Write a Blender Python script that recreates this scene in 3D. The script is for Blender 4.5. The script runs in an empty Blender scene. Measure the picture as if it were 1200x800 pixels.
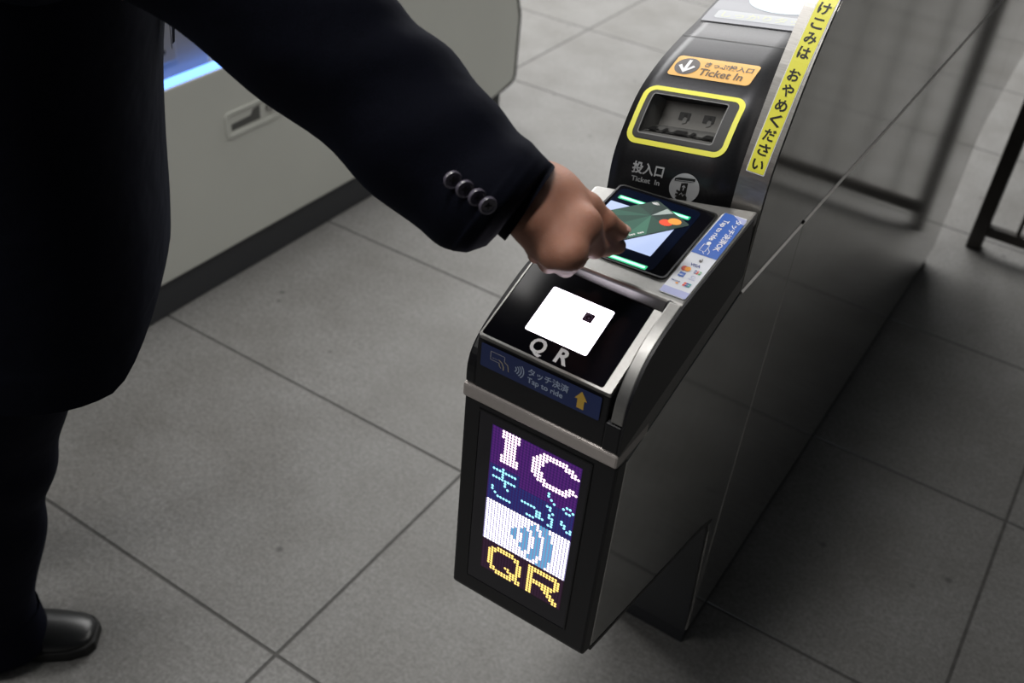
import bpy, bmesh, math, random
import numpy as np
from mathutils import Vector, Matrix

random.seed(7)
scene = bpy.context.scene
col = scene.collection

# ------------------------------------------------------------------ camera
cam_d = bpy.data.cameras.new('camera')
cam = bpy.data.objects.new('camera', cam_d)
col.objects.link(cam)
yaw, pitch, roll = -0.52012916, 0.64935728, 0.09799049
fwd = Vector((math.sin(yaw) * math.cos(pitch), math.cos(yaw) * math.cos(pitch), -math.sin(pitch)))
rt = Vector((math.cos(yaw), -math.sin(yaw), 0))
up = rt.cross(fwd)
r2 = rt * math.cos(roll) + up * math.sin(roll)
u2 = -rt * math.sin(roll) + up * math.cos(roll)
M = Matrix((r2, u2, -fwd)).transposed().to_4x4()
M.translation = (0, 0, 1.6)
cam.matrix_world = M
cam_d.sensor_width = 36.0
cam_d.lens = 36.0 * 1212.05 / 1200
cam_d.clip_start = 0.02
cam_d.dof.use_dof = True
cam_d.dof.focus_distance = 1.17
cam_d.dof.aperture_fstop = 5.0
scene.camera = cam

# ------------------------------------------------------------------ world, lamps, exposure
scene.view_settings.view_transform = 'Standard'
scene.view_settings.look = 'None'
scene.view_settings.gamma = 1.0
scene.view_settings.use_curve_mapping = False
scene.view_settings.exposure = 0.0
world = bpy.data.worlds.new('station_hall')
scene.world = world
world.use_nodes = True
bg = world.node_tree.nodes['Background']
bg.inputs[0].default_value = (0.86, 0.93, 1.0, 1)
bg.inputs[1].default_value = 0.03


def area(name, loc, target, sx, sy, power, color=(1, 1, 1)):
    d = bpy.data.lights.new(name, 'AREA')
    d.shape = 'RECTANGLE'
    d.size, d.size_y, d.energy, d.color = sx, sy, power, color
    o = bpy.data.objects.new(name, d)
    col.objects.link(o)
    o.location = loc
    o.rotation_euler = (Vector(target) - Vector(loc)).to_track_quat('-Z', 'Y').to_euler()
    return o


area('ceiling_lamp_far', (-3.0, 5.7, 3.2), (-2.6, 4.9, 0), 4.8, 3.6, 410, (1, 0.99, 0.97))
area('ceiling_lamp_aisle', (-2.7, 1.3, 3.2), (-1.5, 1.2, 0), 0.35, 2.4, 30, (1, 0.98, 0.95))
area('ceiling_lamp_entry', (-1.9, -0.9, 3.2), (-0.8, 0.9, 0.6), 1.2, 1.6, 34, (1, 0.98, 0.95))
area('fill_light_gate', (-0.58, 0.60, 3.2), (-0.5, 0.9, 1.0), 0.3, 0.9, 25, (1, 0.98, 0.95))  # unseen fill, added to brighten the hand and the slot frame
area('ceiling_lamp_right', (1.6, 5.4, 3.2), (0.8, 3.8, 0), 1.2, 1.2, 2.5, (1, 0.95, 0.9))

# ------------------------------------------------------------------ materials
MATS = {}


def mat(name, base=(0.5, 0.5, 0.5), rough=0.5, metal=0.0, emit=None, estr=0.0, spec=0.5, coat=0.0):
    if name in MATS:
        return MATS[name]
    m = bpy.data.materials.new(name)
    m.use_nodes = True
    b = m.node_tree.nodes['Principled BSDF']
    b.inputs['Base Color'].default_value = (*base, 1)
    b.inputs['Roughness'].default_value = rough
    b.inputs['Metallic'].default_value = metal
    b.inputs['Specular IOR Level'].default_value = spec
    b.inputs['Coat Weight'].default_value = coat
    if emit:
        b.inputs['Emission Color'].default_value = (*emit, 1)
        b.inputs['Emission Strength'].default_value = estr
    MATS[name] = m
    return m


def nodes(m):
    nt = m.node_tree
    return nt, nt.nodes['Principled BSDF'], nt.nodes.new, nt.links.new


def ramp(nt, fac, stops):
    r = nt.nodes.new('ShaderNodeValToRGB')
    while len(r.color_ramp.elements) < len(stops):
        r.color_ramp.elements.new(0.5)
    for e, (p, c) in zip(r.color_ramp.elements, stops):
        e.position = p
        e.color = (*c, 1)
    nt.links.new(fac, r.inputs[0])
    return r.outputs[0]


def noise_mat(name, lo, hi, scale, rough, metal=0.0, bump=0.0, stretch=(1, 1, 1), detail=4, spec=0.5):
    m = mat(name, lo, rough, metal, spec=spec)
    nt, b, N, L = nodes(m)
    tc = N('ShaderNodeTexCoord')
    mp = N('ShaderNodeMapping')
    mp.inputs['Scale'].default_value = stretch
    n = N('ShaderNodeTexNoise')
    n.inputs['Scale'].default_value = scale
    n.inputs['Detail'].default_value = detail
    L(tc.outputs['Object'], mp.inputs[0])
    L(mp.outputs[0], n.inputs['Vector'])
    L(ramp(nt, n.outputs['Fac'], [(0.3, lo), (0.7, hi)]), b.inputs['Base Color'])
    if bump:
        bp = N('ShaderNodeBump')
        bp.inputs['Strength'].default_value = bump
        bp.inputs['Distance'].default_value = 0.001
        L(n.outputs['Fac'], bp.inputs['Height'])
        L(bp.outputs[0], b.inputs['Normal'])
    return m


def stone_mat():
    m = mat('grey_granite', (0.4, 0.4, 0.39), 0.55, spec=0.35)
    nt, b, N, L = nodes(m)
    tc = N('ShaderNodeTexCoord')
    n1 = N('ShaderNodeTexNoise'); n1.inputs['Scale'].default_value = 150; n1.inputs['Detail'].default_value = 4
    n2 = N('ShaderNodeTexNoise'); n2.inputs['Scale'].default_value = 5; n2.inputs['Detail'].default_value = 6
    n2.inputs['Roughness'].default_value = 0.6
    n3 = N('ShaderNodeTexVoronoi'); n3.inputs['Scale'].default_value = 9.0
    n4 = N('ShaderNodeTexNoise'); n4.inputs['Scale'].default_value = 75; n4.inputs['Detail'].default_value = 4
    for n in (n1, n2, n3, n4):
        L(tc.outputs['Object'], n.inputs['Vector'])
    c1 = ramp(nt, n1.outputs['Fac'], [(0.30, (0.195, 0.192, 0.186)), (0.70, (0.27, 0.267, 0.261))])
    c2 = ramp(nt, n2.outputs['Fac'], [(0.3, (0.78, 0.77, 0.75)), (0.65, (1, 1, 1))])
    c4 = ramp(nt, n4.outputs['Fac'], [(0.32, (0.80, 0.80, 0.79)), (0.62, (1, 1, 1))])
    # a few small scuff spots
    c3 = ramp(nt, n3.outputs['Distance'], [(0.0, (0.45, 0.45, 0.45)), (0.05, (0.62, 0.62, 0.62)), (0.09, (1, 1, 1))])
    cur = c1
    for c in (c2, c4):
        mx = N('ShaderNodeMix'); mx.data_type = 'RGBA'; mx.blend_type = 'MULTIPLY'; mx.inputs[0].default_value = 1
        L(cur, mx.inputs[6]); L(c, mx.inputs[7]); cur = mx.outputs[2]
    n5 = N('ShaderNodeTexNoise'); n5.inputs['Scale'].default_value = 2.1
    L(tc.outputs['Object'], n5.inputs['Vector'])
    g = N('ShaderNodeMath'); g.operation = 'GREATER_THAN'; g.inputs[1].default_value = 0.5
    L(n5.outputs['Fac'], g.inputs[0])
    mx = N('ShaderNodeMix'); mx.data_type = 'RGBA'; mx.blend_type = 'MULTIPLY'
    L(g.outputs[0], mx.inputs[0]); L(cur, mx.inputs[6]); L(c3, mx.inputs[7])
    L(mx.outputs[2], b.inputs['Base Color'])
    rr = ramp(nt, n4.outputs['Fac'], [(0.3, (0.5,) * 3), (0.7, (0.7,) * 3)])
    L(rr, b.inputs['Roughness'])
    bp = N('ShaderNodeBump'); bp.inputs['Strength'].default_value = 0.25; bp.inputs['Distance'].default_value = 0.001
    L(n1.outputs['Fac'], bp.inputs['Height']); L(bp.outputs[0], b.inputs['Normal'])
    return m


def cloth_mat(name, base, sheen):
    m = mat(name, base, 0.85, spec=0.06)
    nt, b, N, L = nodes(m)
    b.inputs['Sheen Weight'].default_value = sheen
    b.inputs['Sheen Roughness'].default_value = 0.5
    b.inputs['Sheen Tint'].default_value = (0.3, 0.4, 0.75, 1)
    tc = N('ShaderNodeTexCoord')
    n = N('ShaderNodeTexNoise'); n.inputs['Scale'].default_value = 700; n.inputs['Detail'].default_value = 2
    L(tc.outputs['Object'], n.inputs['Vector'])
    n2 = N('ShaderNodeTexNoise'); n2.inputs['Scale'].default_value = 16; n2.inputs['Detail'].default_value = 2
    L(tc.outputs['Object'], n2.inputs['Vector'])
    L(ramp(nt, n.outputs['Fac'], [(0.3, tuple(x * 0.7 for x in base)), (0.7, tuple(x * 1.3 for x in base))]), b.inputs['Base Color'])
    bp = N('ShaderNodeBump'); bp.inputs['Strength'].default_value = 0.3; bp.inputs['Distance'].default_value = 0.0006
    L(n.outputs['Fac'], bp.inputs['Height'])
    bp2 = N('ShaderNodeBump'); bp2.inputs['Strength'].default_value = 0.5; bp2.inputs['Distance'].default_value = 0.008
    L(n2.outputs['Fac'], bp2.inputs['Height']); L(bp.outputs[0], bp2.inputs['Normal'])
    L(bp2.outputs[0], b.inputs['Normal'])
    return m


def skin_mat():
    m = mat('skin', (0.55, 0.34, 0.25), 0.58, spec=0.3)
    nt, b, N, L = nodes(m)
    b.inputs['Subsurface Weight'].default_value = 0.25
    b.inputs['Subsurface Radius'].default_value = (0.01, 0.004, 0.002)
    tc = N('ShaderNodeTexCoord')
    n = N('ShaderNodeTexNoise'); n.inputs['Scale'].default_value = 45; n.inputs['Detail'].default_value = 5
    v = N('ShaderNodeTexVoronoi'); v.inputs['Scale'].default_value = 900
    L(tc.outputs['Object'], n.inputs['Vector']); L(tc.outputs['Object'], v.inputs['Vector'])
    L(ramp(nt, n.outputs['Fac'], [(0.3, (0.31, 0.140, 0.092)), (0.7, (0.37, 0.185, 0.128))]), b.inputs['Base Color'])
    bp = N('ShaderNodeBump'); bp.inputs['Strength'].default_value = 0.25; bp.inputs['Distance'].default_value = 0.0006
    L(v.outputs['Distance'], bp.inputs['Height']); L(bp.outputs[0], b.inputs['Normal'])
    return m


GRANITE = stone_mat()
GROUT = noise_mat('grout', (0.065, 0.063, 0.06), (0.10, 0.097, 0.092), 40, 0.9)
STEEL = noise_mat('brushed_steel', (0.36, 0.348, 0.33), (0.45, 0.437, 0.42), 60, 0.42, 1.0, 0.05, (1, 30, 1))
PANEL = noise_mat('dark_steel_panel', (0.44, 0.435, 0.42), (0.50, 0.495, 0.48), 30, 0.09, 0.85, 0.0, (1, 1, 1))
SATIN = noise_mat('satin_silver', (0.33, 0.325, 0.315), (0.36, 0.355, 0.345), 200, 0.38, 0.85)
JOINT = noise_mat('polished_joint', (0.72, 0.71, 0.69), (0.78, 0.77, 0.75), 100, 0.3, 0.9)
BLACK = noise_mat('black_plastic', (0.007, 0.007, 0.009), (0.010, 0.010, 0.012), 300, 0.40, spec=0.35)
HEADM = noise_mat('charcoal_housing', (0.052, 0.052, 0.056), (0.060, 0.060, 0.064), 400, 0.36, 0.85)
GLASS = mat('black_glass', (0.004, 0.004, 0.006), 0.08, spec=0.14)
PLINTH = mat('plinth_grey', (0.035, 0.037, 0.042), 0.6)
CREAM = noise_mat('cream_enamel', (0.60, 0.61, 0.565), (0.64, 0.65, 0.60), 3, 0.4)
GREYP = noise_mat('grey_enamel', (0.27, 0.27, 0.29), (0.29, 0.29, 0.31), 3, 0.45)
RAILM = noise_mat('dark_brown_steel', (0.03, 0.026, 0.022), (0.045, 0.04, 0.034), 20, 0.4)
WHITE = mat('white_print', (0.86, 0.86, 0.88), 0.5)
LGREY = mat('light_grey_print', (0.42, 0.43, 0.44), 0.5)
YELLOW = mat('yellow_print', (0.93, 0.89, 0.09), 0.4)
ORANGE = mat('orange_print', (0.90, 0.52, 0.16), 0.4)
INK = mat('dark_ink', (0.012, 0.012, 0.012), 0.5)
GREYINK = mat('grey_ink', (0.12, 0.10, 0.09), 0.5)
REDINK = mat('red_ink', (0.75, 0.06, 0.03), 0.5)
BLUE = mat('blue_print', (0.014, 0.030, 0.13), 0.35)
BLUE2 = mat('mid_blue_print', (0.06, 0.15, 0.52), 0.35)
LAVENDER = mat('pale_blue_print', (0.45, 0.48, 0.75), 0.35)
PAPER = mat('white_sticker', (0.72, 0.74, 0.80), 0.35)
GOLD = mat('amber_print', (0.72, 0.45, 0.07), 0.4)
CUFFBTN = mat('horn_button', (0.10, 0.09, 0.12), 0.25, spec=0.8)
JACKET = cloth_mat('navy_wool', (0.0032, 0.0037, 0.0075), 0.02)
TROUSER = cloth_mat('navy_trouser_wool', (0.0035, 0.004, 0.009), 0.01)
SKIN = skin_mat()
NAIL = mat('fingernail', (0.68, 0.40, 0.34), 0.25)
SHOE = mat('black_leather', (0.018, 0.019, 0.02), 0.35)
SOLE = mat('shoe_rubber', (0.01, 0.01, 0.01), 0.7)
HAIR = noise_mat('black_hair', (0.008, 0.007, 0.006), (0.02, 0.018, 0.016), 120, 0.5)
SHIRT = mat('white_shirt_cotton', (0.7, 0.7, 0.72), 0.8)
TIE = mat('dark_tie_silk', (0.03, 0.02, 0.06), 0.5)
QRLIT = mat('lit_white_screen', (0.8, 0.8, 0.8), 0.3, emit=(0.95, 0.87, 1.0), estr=4.5)
ICLIT = mat('lit_reader_screen', (0.1, 0.1, 0.1), 0.2, emit=(0.50, 0.62, 0.95), estr=0.95)
GREENLED = mat('green_led', (0.02, 0.1, 0.06), 0.3, emit=(0.01, 0.55, 0.22), estr=0.9)
GREENLED2 = mat('green_led_core', (0.1, 0.3, 0.2), 0.3, emit=(0.35, 1.0, 0.66), estr=2.2)
BLUELED = mat('blue_led', (0.1, 0.2, 0.6), 0.3, emit=(0.14, 0.33, 1.0), estr=3.0)
LOOPSCREEN = mat('grey_lit_display', (0.12, 0.12, 0.13), 0.5, emit=(0.60, 0.61, 0.66), estr=0.5)
LOOPBAND = mat('white_lit_display', (0.12, 0.12, 0.12), 0.5, emit=(0.90, 0.93, 0.96), estr=0.62)
LOOPGLOW = mat('pale_cyan_lit_display', (0.12, 0.12, 0.12), 0.5, emit=(0.75, 0.92, 1.0), estr=0.85)
LOOPTEXT = mat('faint_green_lit_text', (0.3, 0.3, 0.2), 0.3, emit=(0.80, 0.83, 0.72), estr=0.58)


# ------------------------------------------------------------------ helpers
def wloc(o):
    v = Vector((0, 0, 0))
    while o is not None:
        v += Vector(o.location)
        o = o.parent
    return v


def tag(o, label, cat, group=None, kind=None):
    o['label'] = label
    o['category'] = cat
    if group:
        o['group'] = group
    if kind:
        o['kind'] = kind
    return o


def thing(name, loc, label, cat, group=None):
    o = bpy.data.objects.new(name, None)
    o.empty_display_size = 0.1
    col.objects.link(o)
    o.location = loc
    return tag(o, label, cat, group)


def mesh(name, V, F, mats, parent=None, smooth=False, idx=None, bevel=0.0, fixn=True, label=None, origin=None, segs=2):
    """one mesh object from world coordinates"""
    if not isinstance(mats, (list, tuple)):
        mats = [mats]
    off = wloc(parent) if parent is not None else Vector((0, 0, 0))
    o_loc = Vector(origin) - off if origin is not None else Vector((0, 0, 0))
    tot = off + o_loc
    me = bpy.data.meshes.new(name)
    me.from_pydata([tuple(Vector(v) - tot) for v in V], [], F)
    for m in mats:
        me.materials.append(m)
    if idx is not None:
        me.polygons.foreach_set('material_index', idx)
    if fixn or bevel:
        bm = bmesh.new()
        bm.from_mesh(me)
        if fixn:
            bmesh.ops.recalc_face_normals(bm, faces=bm.faces)
        if bevel:
            es = [e for e in bm.edges if len(e.link_faces) == 2 and e.calc_face_angle(0) > 0.5]
            bmesh.ops.bevel(bm, geom=es, offset=bevel, segments=segs, profile=0.5, affect='EDGES', clamp_overlap=True)
        bm.to_mesh(me)
        bm.free()
    if smooth:
        for p in me.polygons:
            p.use_smooth = True
    me.update()
    o = bpy.data.objects.new(name, me)
    col.objects.link(o)
    if parent is not None:
        o.parent = parent
    o.location = o_loc
    if label:
        o['label'] = label
    return o


class MB:
    def __init__(self):
        self.V, self.F, self.I = [], [], []

    def add(self, V, F, mi=0):
        n = len(self.V)
        self.V += [tuple(v) for v in V]
        self.F += [tuple(i + n for i in f) for f in F]
        self.I += [mi] * len(F)
        return self

    def box(self, a, b, mi=0):
        x0, y0, z0 = a
        x1, y1, z1 = b
        V = [(x0, y0, z0), (x1, y0, z0), (x1, y1, z0), (x0, y1, z0), (x0, y0, z1), (x1, y0, z1), (x1, y1, z1), (x0, y1, z1)]
        return self.add(V, [(0, 3, 2, 1), (4, 5, 6, 7), (0, 1, 5, 4), (1, 2, 6, 5), (2, 3, 7, 6), (3, 0, 4, 7)], mi)

    def prism_x(self, yz, x0, x1, mi=0):
        """polygon in the YZ plane pushed along X"""
        n = len(yz)
        V = [(x0, y, z) for y, z in yz] + [(x1, y, z) for y, z in yz]
        F = [tuple(range(n)), tuple(range(2 * n - 1, n - 1, -1))] + [(i, i + n, (i + 1) % n + n, (i + 1) % n) for i in range(n)]
        return self.add(V, F, mi)

    def tube(self, p, q, r0, r1=None, n=12, mi=0):
        r1 = r0 if r1 is None else r1
        p, q = Vector(p), Vector(q)
        d = (q - p).normalized()
        a = d.orthogonal().normalized()
        b = d.cross(a)
        V = []
        for c, r in ((p, r0), (q, r1)):
            V += [c + a * (r * math.cos(t)) + b * (r * math.sin(t)) for t in [2 * math.pi * i / n for i in range(n)]]
        F = [(i, (i + 1) % n, n + (i + 1) % n, n + i) for i in range(n)] + [tuple(range(n - 1, -1, -1)), tuple(range(n, 2 * n))]
        return self.add(V, F, mi)

    def build(self, name, mats, parent=None, **k):
        return mesh(name, self.V, self.F, mats, parent, idx=self.I, **k)


def rr_poly(x0, x1, y0, y1, r, n=6):
    P = []
    for cx, cy, a0 in ((x1 - r, y1 - r, 0), (x0 + r, y1 - r, 90), (x0 + r, y0 + r, 180), (x1 - r, y0 + r, 270)):
        for i in range(n + 1):
            a = math.radians(a0 + 90 * i / n)
            P.append((cx + r * math.cos(a), cy + r * math.sin(a)))
    return P


def dense(P, k=10):
    """the outline with every side cut into k pieces, to follow a curved surface"""
    out = []
    for i in range(len(P)):
        (a0, b0), (a1, b1) = P[i], P[(i + 1) % len(P)]
        m = k if math.hypot(a1 - a0, b1 - b0) > 0.008 else 1
        out += [(a0 + (a1 - a0) * t_ / m, b0 + (b1 - b0) * t_ / m) for t_ in range(m)]
    return out


def dense2(P, Q, k=10):
    A, B = [], []
    for i in range(len(P)):
        (a0, b0), (a1, b1) = P[i], P[(i + 1) % len(P)]
        (c0, d0), (c1, d1) = Q[i], Q[(i + 1) % len(P)]
        m = k if math.hypot(a1 - a0, b1 - b0) > 0.008 else 1
        for t_ in range(m):
            f = t_ / m
            A.append((a0 + (a1 - a0) * f, b0 + (b1 - b0) * f)); B.append((c0 + (c1 - c0) * f, d0 + (d1 - d0) * f))
    return A, B


def ell(cx, cy, rx, ry, n=28, a0=0, a1=360):
    return [(cx + rx * math.cos(math.radians(a0 + (a1 - a0) * i / n)), cy + ry * math.sin(math.radians(a0 + (a1 - a0) * i / n))) for i in range(n + (0 if a1 - a0 == 360 else 1))]


class Deco(MB):
    """flat shapes laid on a surface map f(a, b, off)"""
    def __init__(self, f):
        super().__init__()
        self.f = f

    def poly(self, P, off, mi=0):
        n = len(P)
        return self.add([self.f(a, b, off) for a, b in P], [tuple(range(n))], mi)

    def ring(self, P, Q, off, mi=0, closed=True):
        n = len(P)
        V = [self.f(a, b, off) for a, b in P] + [self.f(a, b, off) for a, b in Q]
        F = [(i, (i + 1) % n, n + (i + 1) % n, n + i) for i in range(n if closed else n - 1)]
        return self.add(V, F, mi)

    def strip(self, P, w, off, mi=0):
        """stroke of width w along the open line P"""
        L, Rr = [], []
        for i in range(len(P)):
            a = Vector(P[max(i - 1, 0)]); b = Vector(P[min(i + 1, len(P) - 1)])
            d = (b - a).normalized()
            nrm = Vector((-d.y, d.x)) * (w / 2)
            L.append(tuple(Vector(P[i]) + nrm)); Rr.append(tuple(Vector(P[i]) - nrm))
        return self.ring(L, Rr, off, mi, closed=False)

    def shape(self, P, off, mi=0, n=14):
        """convex outline cut into rows along b, so it follows a curved surface"""
        bs = [p[1] for p in P]
        lo, hi = min(bs), max(bs)
        rows = []
        k = len(P)
        levels = [lo + (hi - lo) * (0.5 - 0.5 * math.cos(math.pi * i / n)) for i in range(n + 1)]
        levels[0] += (hi - lo) * 1e-4
        levels[-1] -= (hi - lo) * 1e-4
        for b in levels:
            xs = []
            for i in range(k):
                (a0, b0), (a1, b1) = P[i], P[(i + 1) % k]
                if (b0 - b) * (b1 - b) <= 0 and b0 != b1:
                    xs.append(a0 + (a1 - a0) * (b - b0) / (b1 - b0))
            rows.append((b, min(xs), max(xs)))
        V = []
        for b, l, r in rows:
            V += [self.f(l, b, off), self.f(r, b, off)]
        return self.add(V, [(2 * i, 2 * i + 1, 2 * i + 3, 2 * i + 2) for i in range(len(rows) - 1)], mi)

    def text(self, body, off, mi, a0, a1, b0, rot=0, height=None, bold=0.018):
        """lettering from a0 to a1 along the reading direction, baseline b0.  rot=0 reads along +a; rot=1 reads along -b with up +a"""
        c = bpy.data.curves.new('t', 'FONT')
        c.body = body
        c.resolution_u = 3
        c.offset = bold
        o = bpy.data.objects.new('t', c)
        col.objects.link(o)
        bpy.context.view_layer.update()
        dg = bpy.context.evaluated_depsgraph_get()
        m = bpy.data.meshes.new_from_object(o.evaluated_get(dg), depsgraph=dg)
        P = [(v.co.x, v.co.y) for v in m.vertices]
        F = [tuple(p.vertices) for p in m.polygons]
        bpy.data.objects.remove(o); bpy.data.curves.remove(c); bpy.data.meshes.remove(m)
        xs = [p[0] for p in P]
        x0, w = min(xs), max(xs) - min(xs)
        s = (a1 - a0) / w
        sy = height if height else s
        s_ = s
        out = []
        for x, y in P:
            u, v = a0 + (x - x0) * s_, y * abs(sy)
            if rot == 0:
                out.append((u, b0 + v))
            else:           # reading along -b (a0 > a1 in b terms), letter tops towards +a
                out.append((b0 + v, u))
        return self.add([self.f(a, b, off) for a, b in out], F, mi)


# --- surface nets on a signed distance field
def surface_net(f, lo, hi, h):
    lo = np.array(lo, float)
    n = np.ceil((np.array(hi) - lo) / h).astype(int) + 1
    ax = [lo[i] + h * np.arange(n[i]) for i in range(3)]
    G = np.stack(np.meshgrid(*ax, indexing='ij'), -1)
    D = f(G)
    S = D < 0
    c = [S[i:n[0] - 1 + i, j:n[1] - 1 + j, k:n[2] - 1 + k] for i in (0, 1) for j in (0, 1) for k in (0, 1)]
    tot = sum(x.astype(int) for x in c)
    act = (tot > 0) & (tot < 8)
    ids = -np.ones(act.shape, int)
    idx = np.argwhere(act)
    ids[tuple(idx.T)] = np.arange(len(idx))
    acc = np.zeros((len(idx), 3)); cnt = np.zeros(len(idx))
    corners = [(i, j, k) for i in (0, 1) for j in (0, 1) for k in (0, 1)]
    for a in corners:
        for d in range(3):
            if a[d] == 0:
                b = list(a); b[d] = 1
                da = D[tuple((idx + a).T)]; db = D[tuple((idx + b).T)]
                m = (da < 0) != (db < 0)
                t = np.where(m, da / np.where(m, da - db, 1), 0)
                p = np.array(a, float)[None] + t[:, None] * (np.array(b) - np.array(a))[None]
                acc += p * m[:, None]; cnt += m
    V = lo + h * (idx + acc / cnt[:, None])
    F = []
    for d in range(3):
        u, v = (d + 1) % 3, (d + 2) % 3
        a = S; sl0 = [slice(None)] * 3; sl1 = [slice(None)] * 3
        sl0[d] = slice(0, -1); sl1[d] = slice(1, None)
        e = np.argwhere(S[tuple(sl0)] != S[tuple(sl1)])
        ok = (e[:, u] > 0) & (e[:, v] > 0) & (e[:, u] < n[u] - 1) & (e[:, v] < n[v] - 1)
        e = e[ok]
        flip = S[tuple(e.T)]
        eu = np.zeros(3, int); eu[u] = 1
        ev = np.zeros(3, int); ev[v] = 1
        q = [ids[tuple((e - eu - ev).T)], ids[tuple((e - ev).T)], ids[tuple(e.T)], ids[tuple((e - eu).T)]]
        q = np.stack(q, -1)
        q = np.where(flip[:, None], q, q[:, ::-1])
        F += [tuple(int(i) for i in r) for r in q]
    return [tuple(v) for v in V], F


def cap(P, a, b, ra, rb):
    a, b = np.array(a), np.array(b)
    ab = b - a
    t = np.clip(((P - a) @ ab) / (ab @ ab), 0, 1)
    return np.linalg.norm(P - a - t[..., None] * ab, axis=-1) - (ra + (rb - ra) * t)


def ellip(P, c, axes, r):
    q = (P - np.array(c)) @ np.array(axes).T
    r = np.array(r)
    k = np.linalg.norm(q / r, axis=-1)
    k2 = np.linalg.norm(q / r ** 2, axis=-1)
    return k * (k - 1) / np.maximum(k2, 1e-9)


def smin(a, b, k):
    h = np.clip(0.5 + 0.5 * (b - a) / k, 0, 1)
    return b + (a - b) * h - k * h * (1 - h)


def loft(rings, close_ends=(True, True)):
    n = len(rings[0])
    V = [p for r in rings for p in r]
    F = []
    for i in range(len(rings) - 1):
        for j in range(n):
            F.append((i * n + j, i * n + (j + 1) % n, (i + 1) * n + (j + 1) % n, (i + 1) * n + j))
    if close_ends[0]:
        F.append(tuple(range(n - 1, -1, -1)))
    if close_ends[1]:
        F.append(tuple(range((len(rings) - 1) * n, len(rings) * n)))
    return V, F


# ================================================================== SETTING: floor of large stone slabs
GX = [-5.2, -4.14, -3.06, -2.0, -0.872, 0.157, 1.19, 2.22, 3.25, 4.3]
GY = [-1.65, -1.04, -0.43, 0.178, 0.785, 1.366, 1.973, 2.581, 3.216, 3.89, 4.55, 5.2, 5.85, 6.5, 7.15, 7.8]
g = 0.0035
fb = MB()
for i in range(len(GX) - 1):
    for j in range(len(GY) - 1):
        x0, x1, y0, y1 = GX[i] + g, GX[i + 1] - g, GY[j] + g, GY[j + 1] - g
        fb.add([(x0, y0, 0), (x1, y0, 0), (x1, y1, 0), (x0, y1, 0)], [(0, 1, 2, 3)], 0)
for x in GX:
    fb.add([(x - g, GY[0], -0.0015), (x + g, GY[0], -0.0015), (x + g, GY[-1], -0.0015), (x - g, GY[-1], -0.0015)], [(0, 1, 2, 3)], 1)
for y in GY:
    fb.add([(GX[0], y - g, -0.0012), (GX[-1], y - g, -0.0012), (GX[-1], y + g, -0.0012), (GX[0], y + g, -0.0012)], [(0, 1, 2, 3)], 1)
fl = fb.build('floor', [GRANITE, GROUT], fixn=False)
fl['kind'] = 'structure'
fl['label'] = 'speckled grey granite slab floor with dark joints'

# ================================================================== TICKET GATE
XL_, XR_ = -0.473, -0.280
gate = thing('ticket_gate', (-0.3765, 2.1, 0),
             'dark steel ticket gate with glowing dot-matrix sign, lit code reader and yellow-framed ticket slot', 'ticket gate',)
YC = 2.1                                           # the gate is the same at both ends


def mir(P):
    return [(2 * YC - y, z) for y, z in reversed(P)]


# core of the cabinet
notch = [(0.75, 0.545), (1.14, 0.425), (1.165, 0.40), (1.185, 0.36), (1.235, 0.05)]
core_low = [(0.75, 0.85)] + notch
core = MB()
poly = core_low + mir(core_low)[0:] + [(2 * YC - 1.02, 0.925), (1.02, 0.925)]
core.prism_x(poly, XL_ + 0.003, XR_ - 0.004)
core.build('cabinet_body', PLINTH, gate)
mb = MB(); mb.box((XL_ + 0.012, 1.25, 0), (XR_ - 0.008, 2 * YC - 1.25, 0.06)); mb.build('plinth', PLINTH, gate)

# steel side panels: two low ones meeting at a seam, one tall one above the bright joint
SEAM = 1.232
for side, (xa, xb) in (('r', (XR_ - 0.004, XR_)), ('l', (XL_, XL_ + 0.003))):
    a = MB()
    a.prism_x([(0.757, 0.853), (0.757, 0.538)] + [(1.135, 0.424), (1.17, 0.405), (1.192, 0.36), (SEAM - 0.002, 0.12), (SEAM - 0.001, 0.926), (1.018, 0.926)], xa, xb)
    a.build('side_panel', PANEL, gate, bevel=0.0012)
    a = MB()
    a.prism_x([(SEAM + 0.001, 0.926), (SEAM + 0.001, 0.06), (2 * YC - SEAM - 0.001, 0.06), (2 * YC - SEAM - 0.001, 0.926)], xa, xb)
    a.build('side_panel', PANEL, gate, bevel=0.0012)
    a = MB()
    a.prism_x(mir([(0.757, 0.853), (0.757, 0.538), (1.135, 0.424), (1.17, 0.405), (1.192, 0.36), (SEAM - 0.002, 0.12), (SEAM - 0.001, 0.926), (1.018, 0.926)]), xa, xb)
    a.build('side_panel', PANEL, gate, bevel=0.0012)
    a = MB()
    q = (xb, 1) if side == 'r' else (xa, -1)
    V = []
    for y in (1.02, 2 * YC - 1.02):
        V += [(q[0] - q[1] * .001, y, .9272), (q[0] + q[1] * .0021, y, .9272), (q[0] + q[1] * .0021, y, .9282), (q[0] - q[1] * .001, y, .9302)]
    a.add(V, [(0, 1, 2, 3), (7, 6, 5, 4), (0, 4, 5, 1), (1, 5, 6, 2), (2, 6, 7, 3), (3, 7, 4, 0)])
    a.build('joint_strip', JOINT, gate)
    mb = MB(); mb.tube((xb if side == 'r' else xa, 1.227, 0.9285), ((xb + 0.0016) if side == 'r' else (xa - 0.0016), 1.227, 0.9285), 0.004)
    mb.build('screw', INK, gate)

# tall guard wall with the curved polished edge
BP = [(1.014, 0.93), (1.014, 1.0), (1.017, 1.042), (1.023, 1.083), (1.042, 1.132), (1.068, 1.187), (1.099, 1.234), (1.117, 1.254), (1.17, 1.30), (1.23, 1.335), (1.3, 1.36), (1.42, 1.385)]


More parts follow.
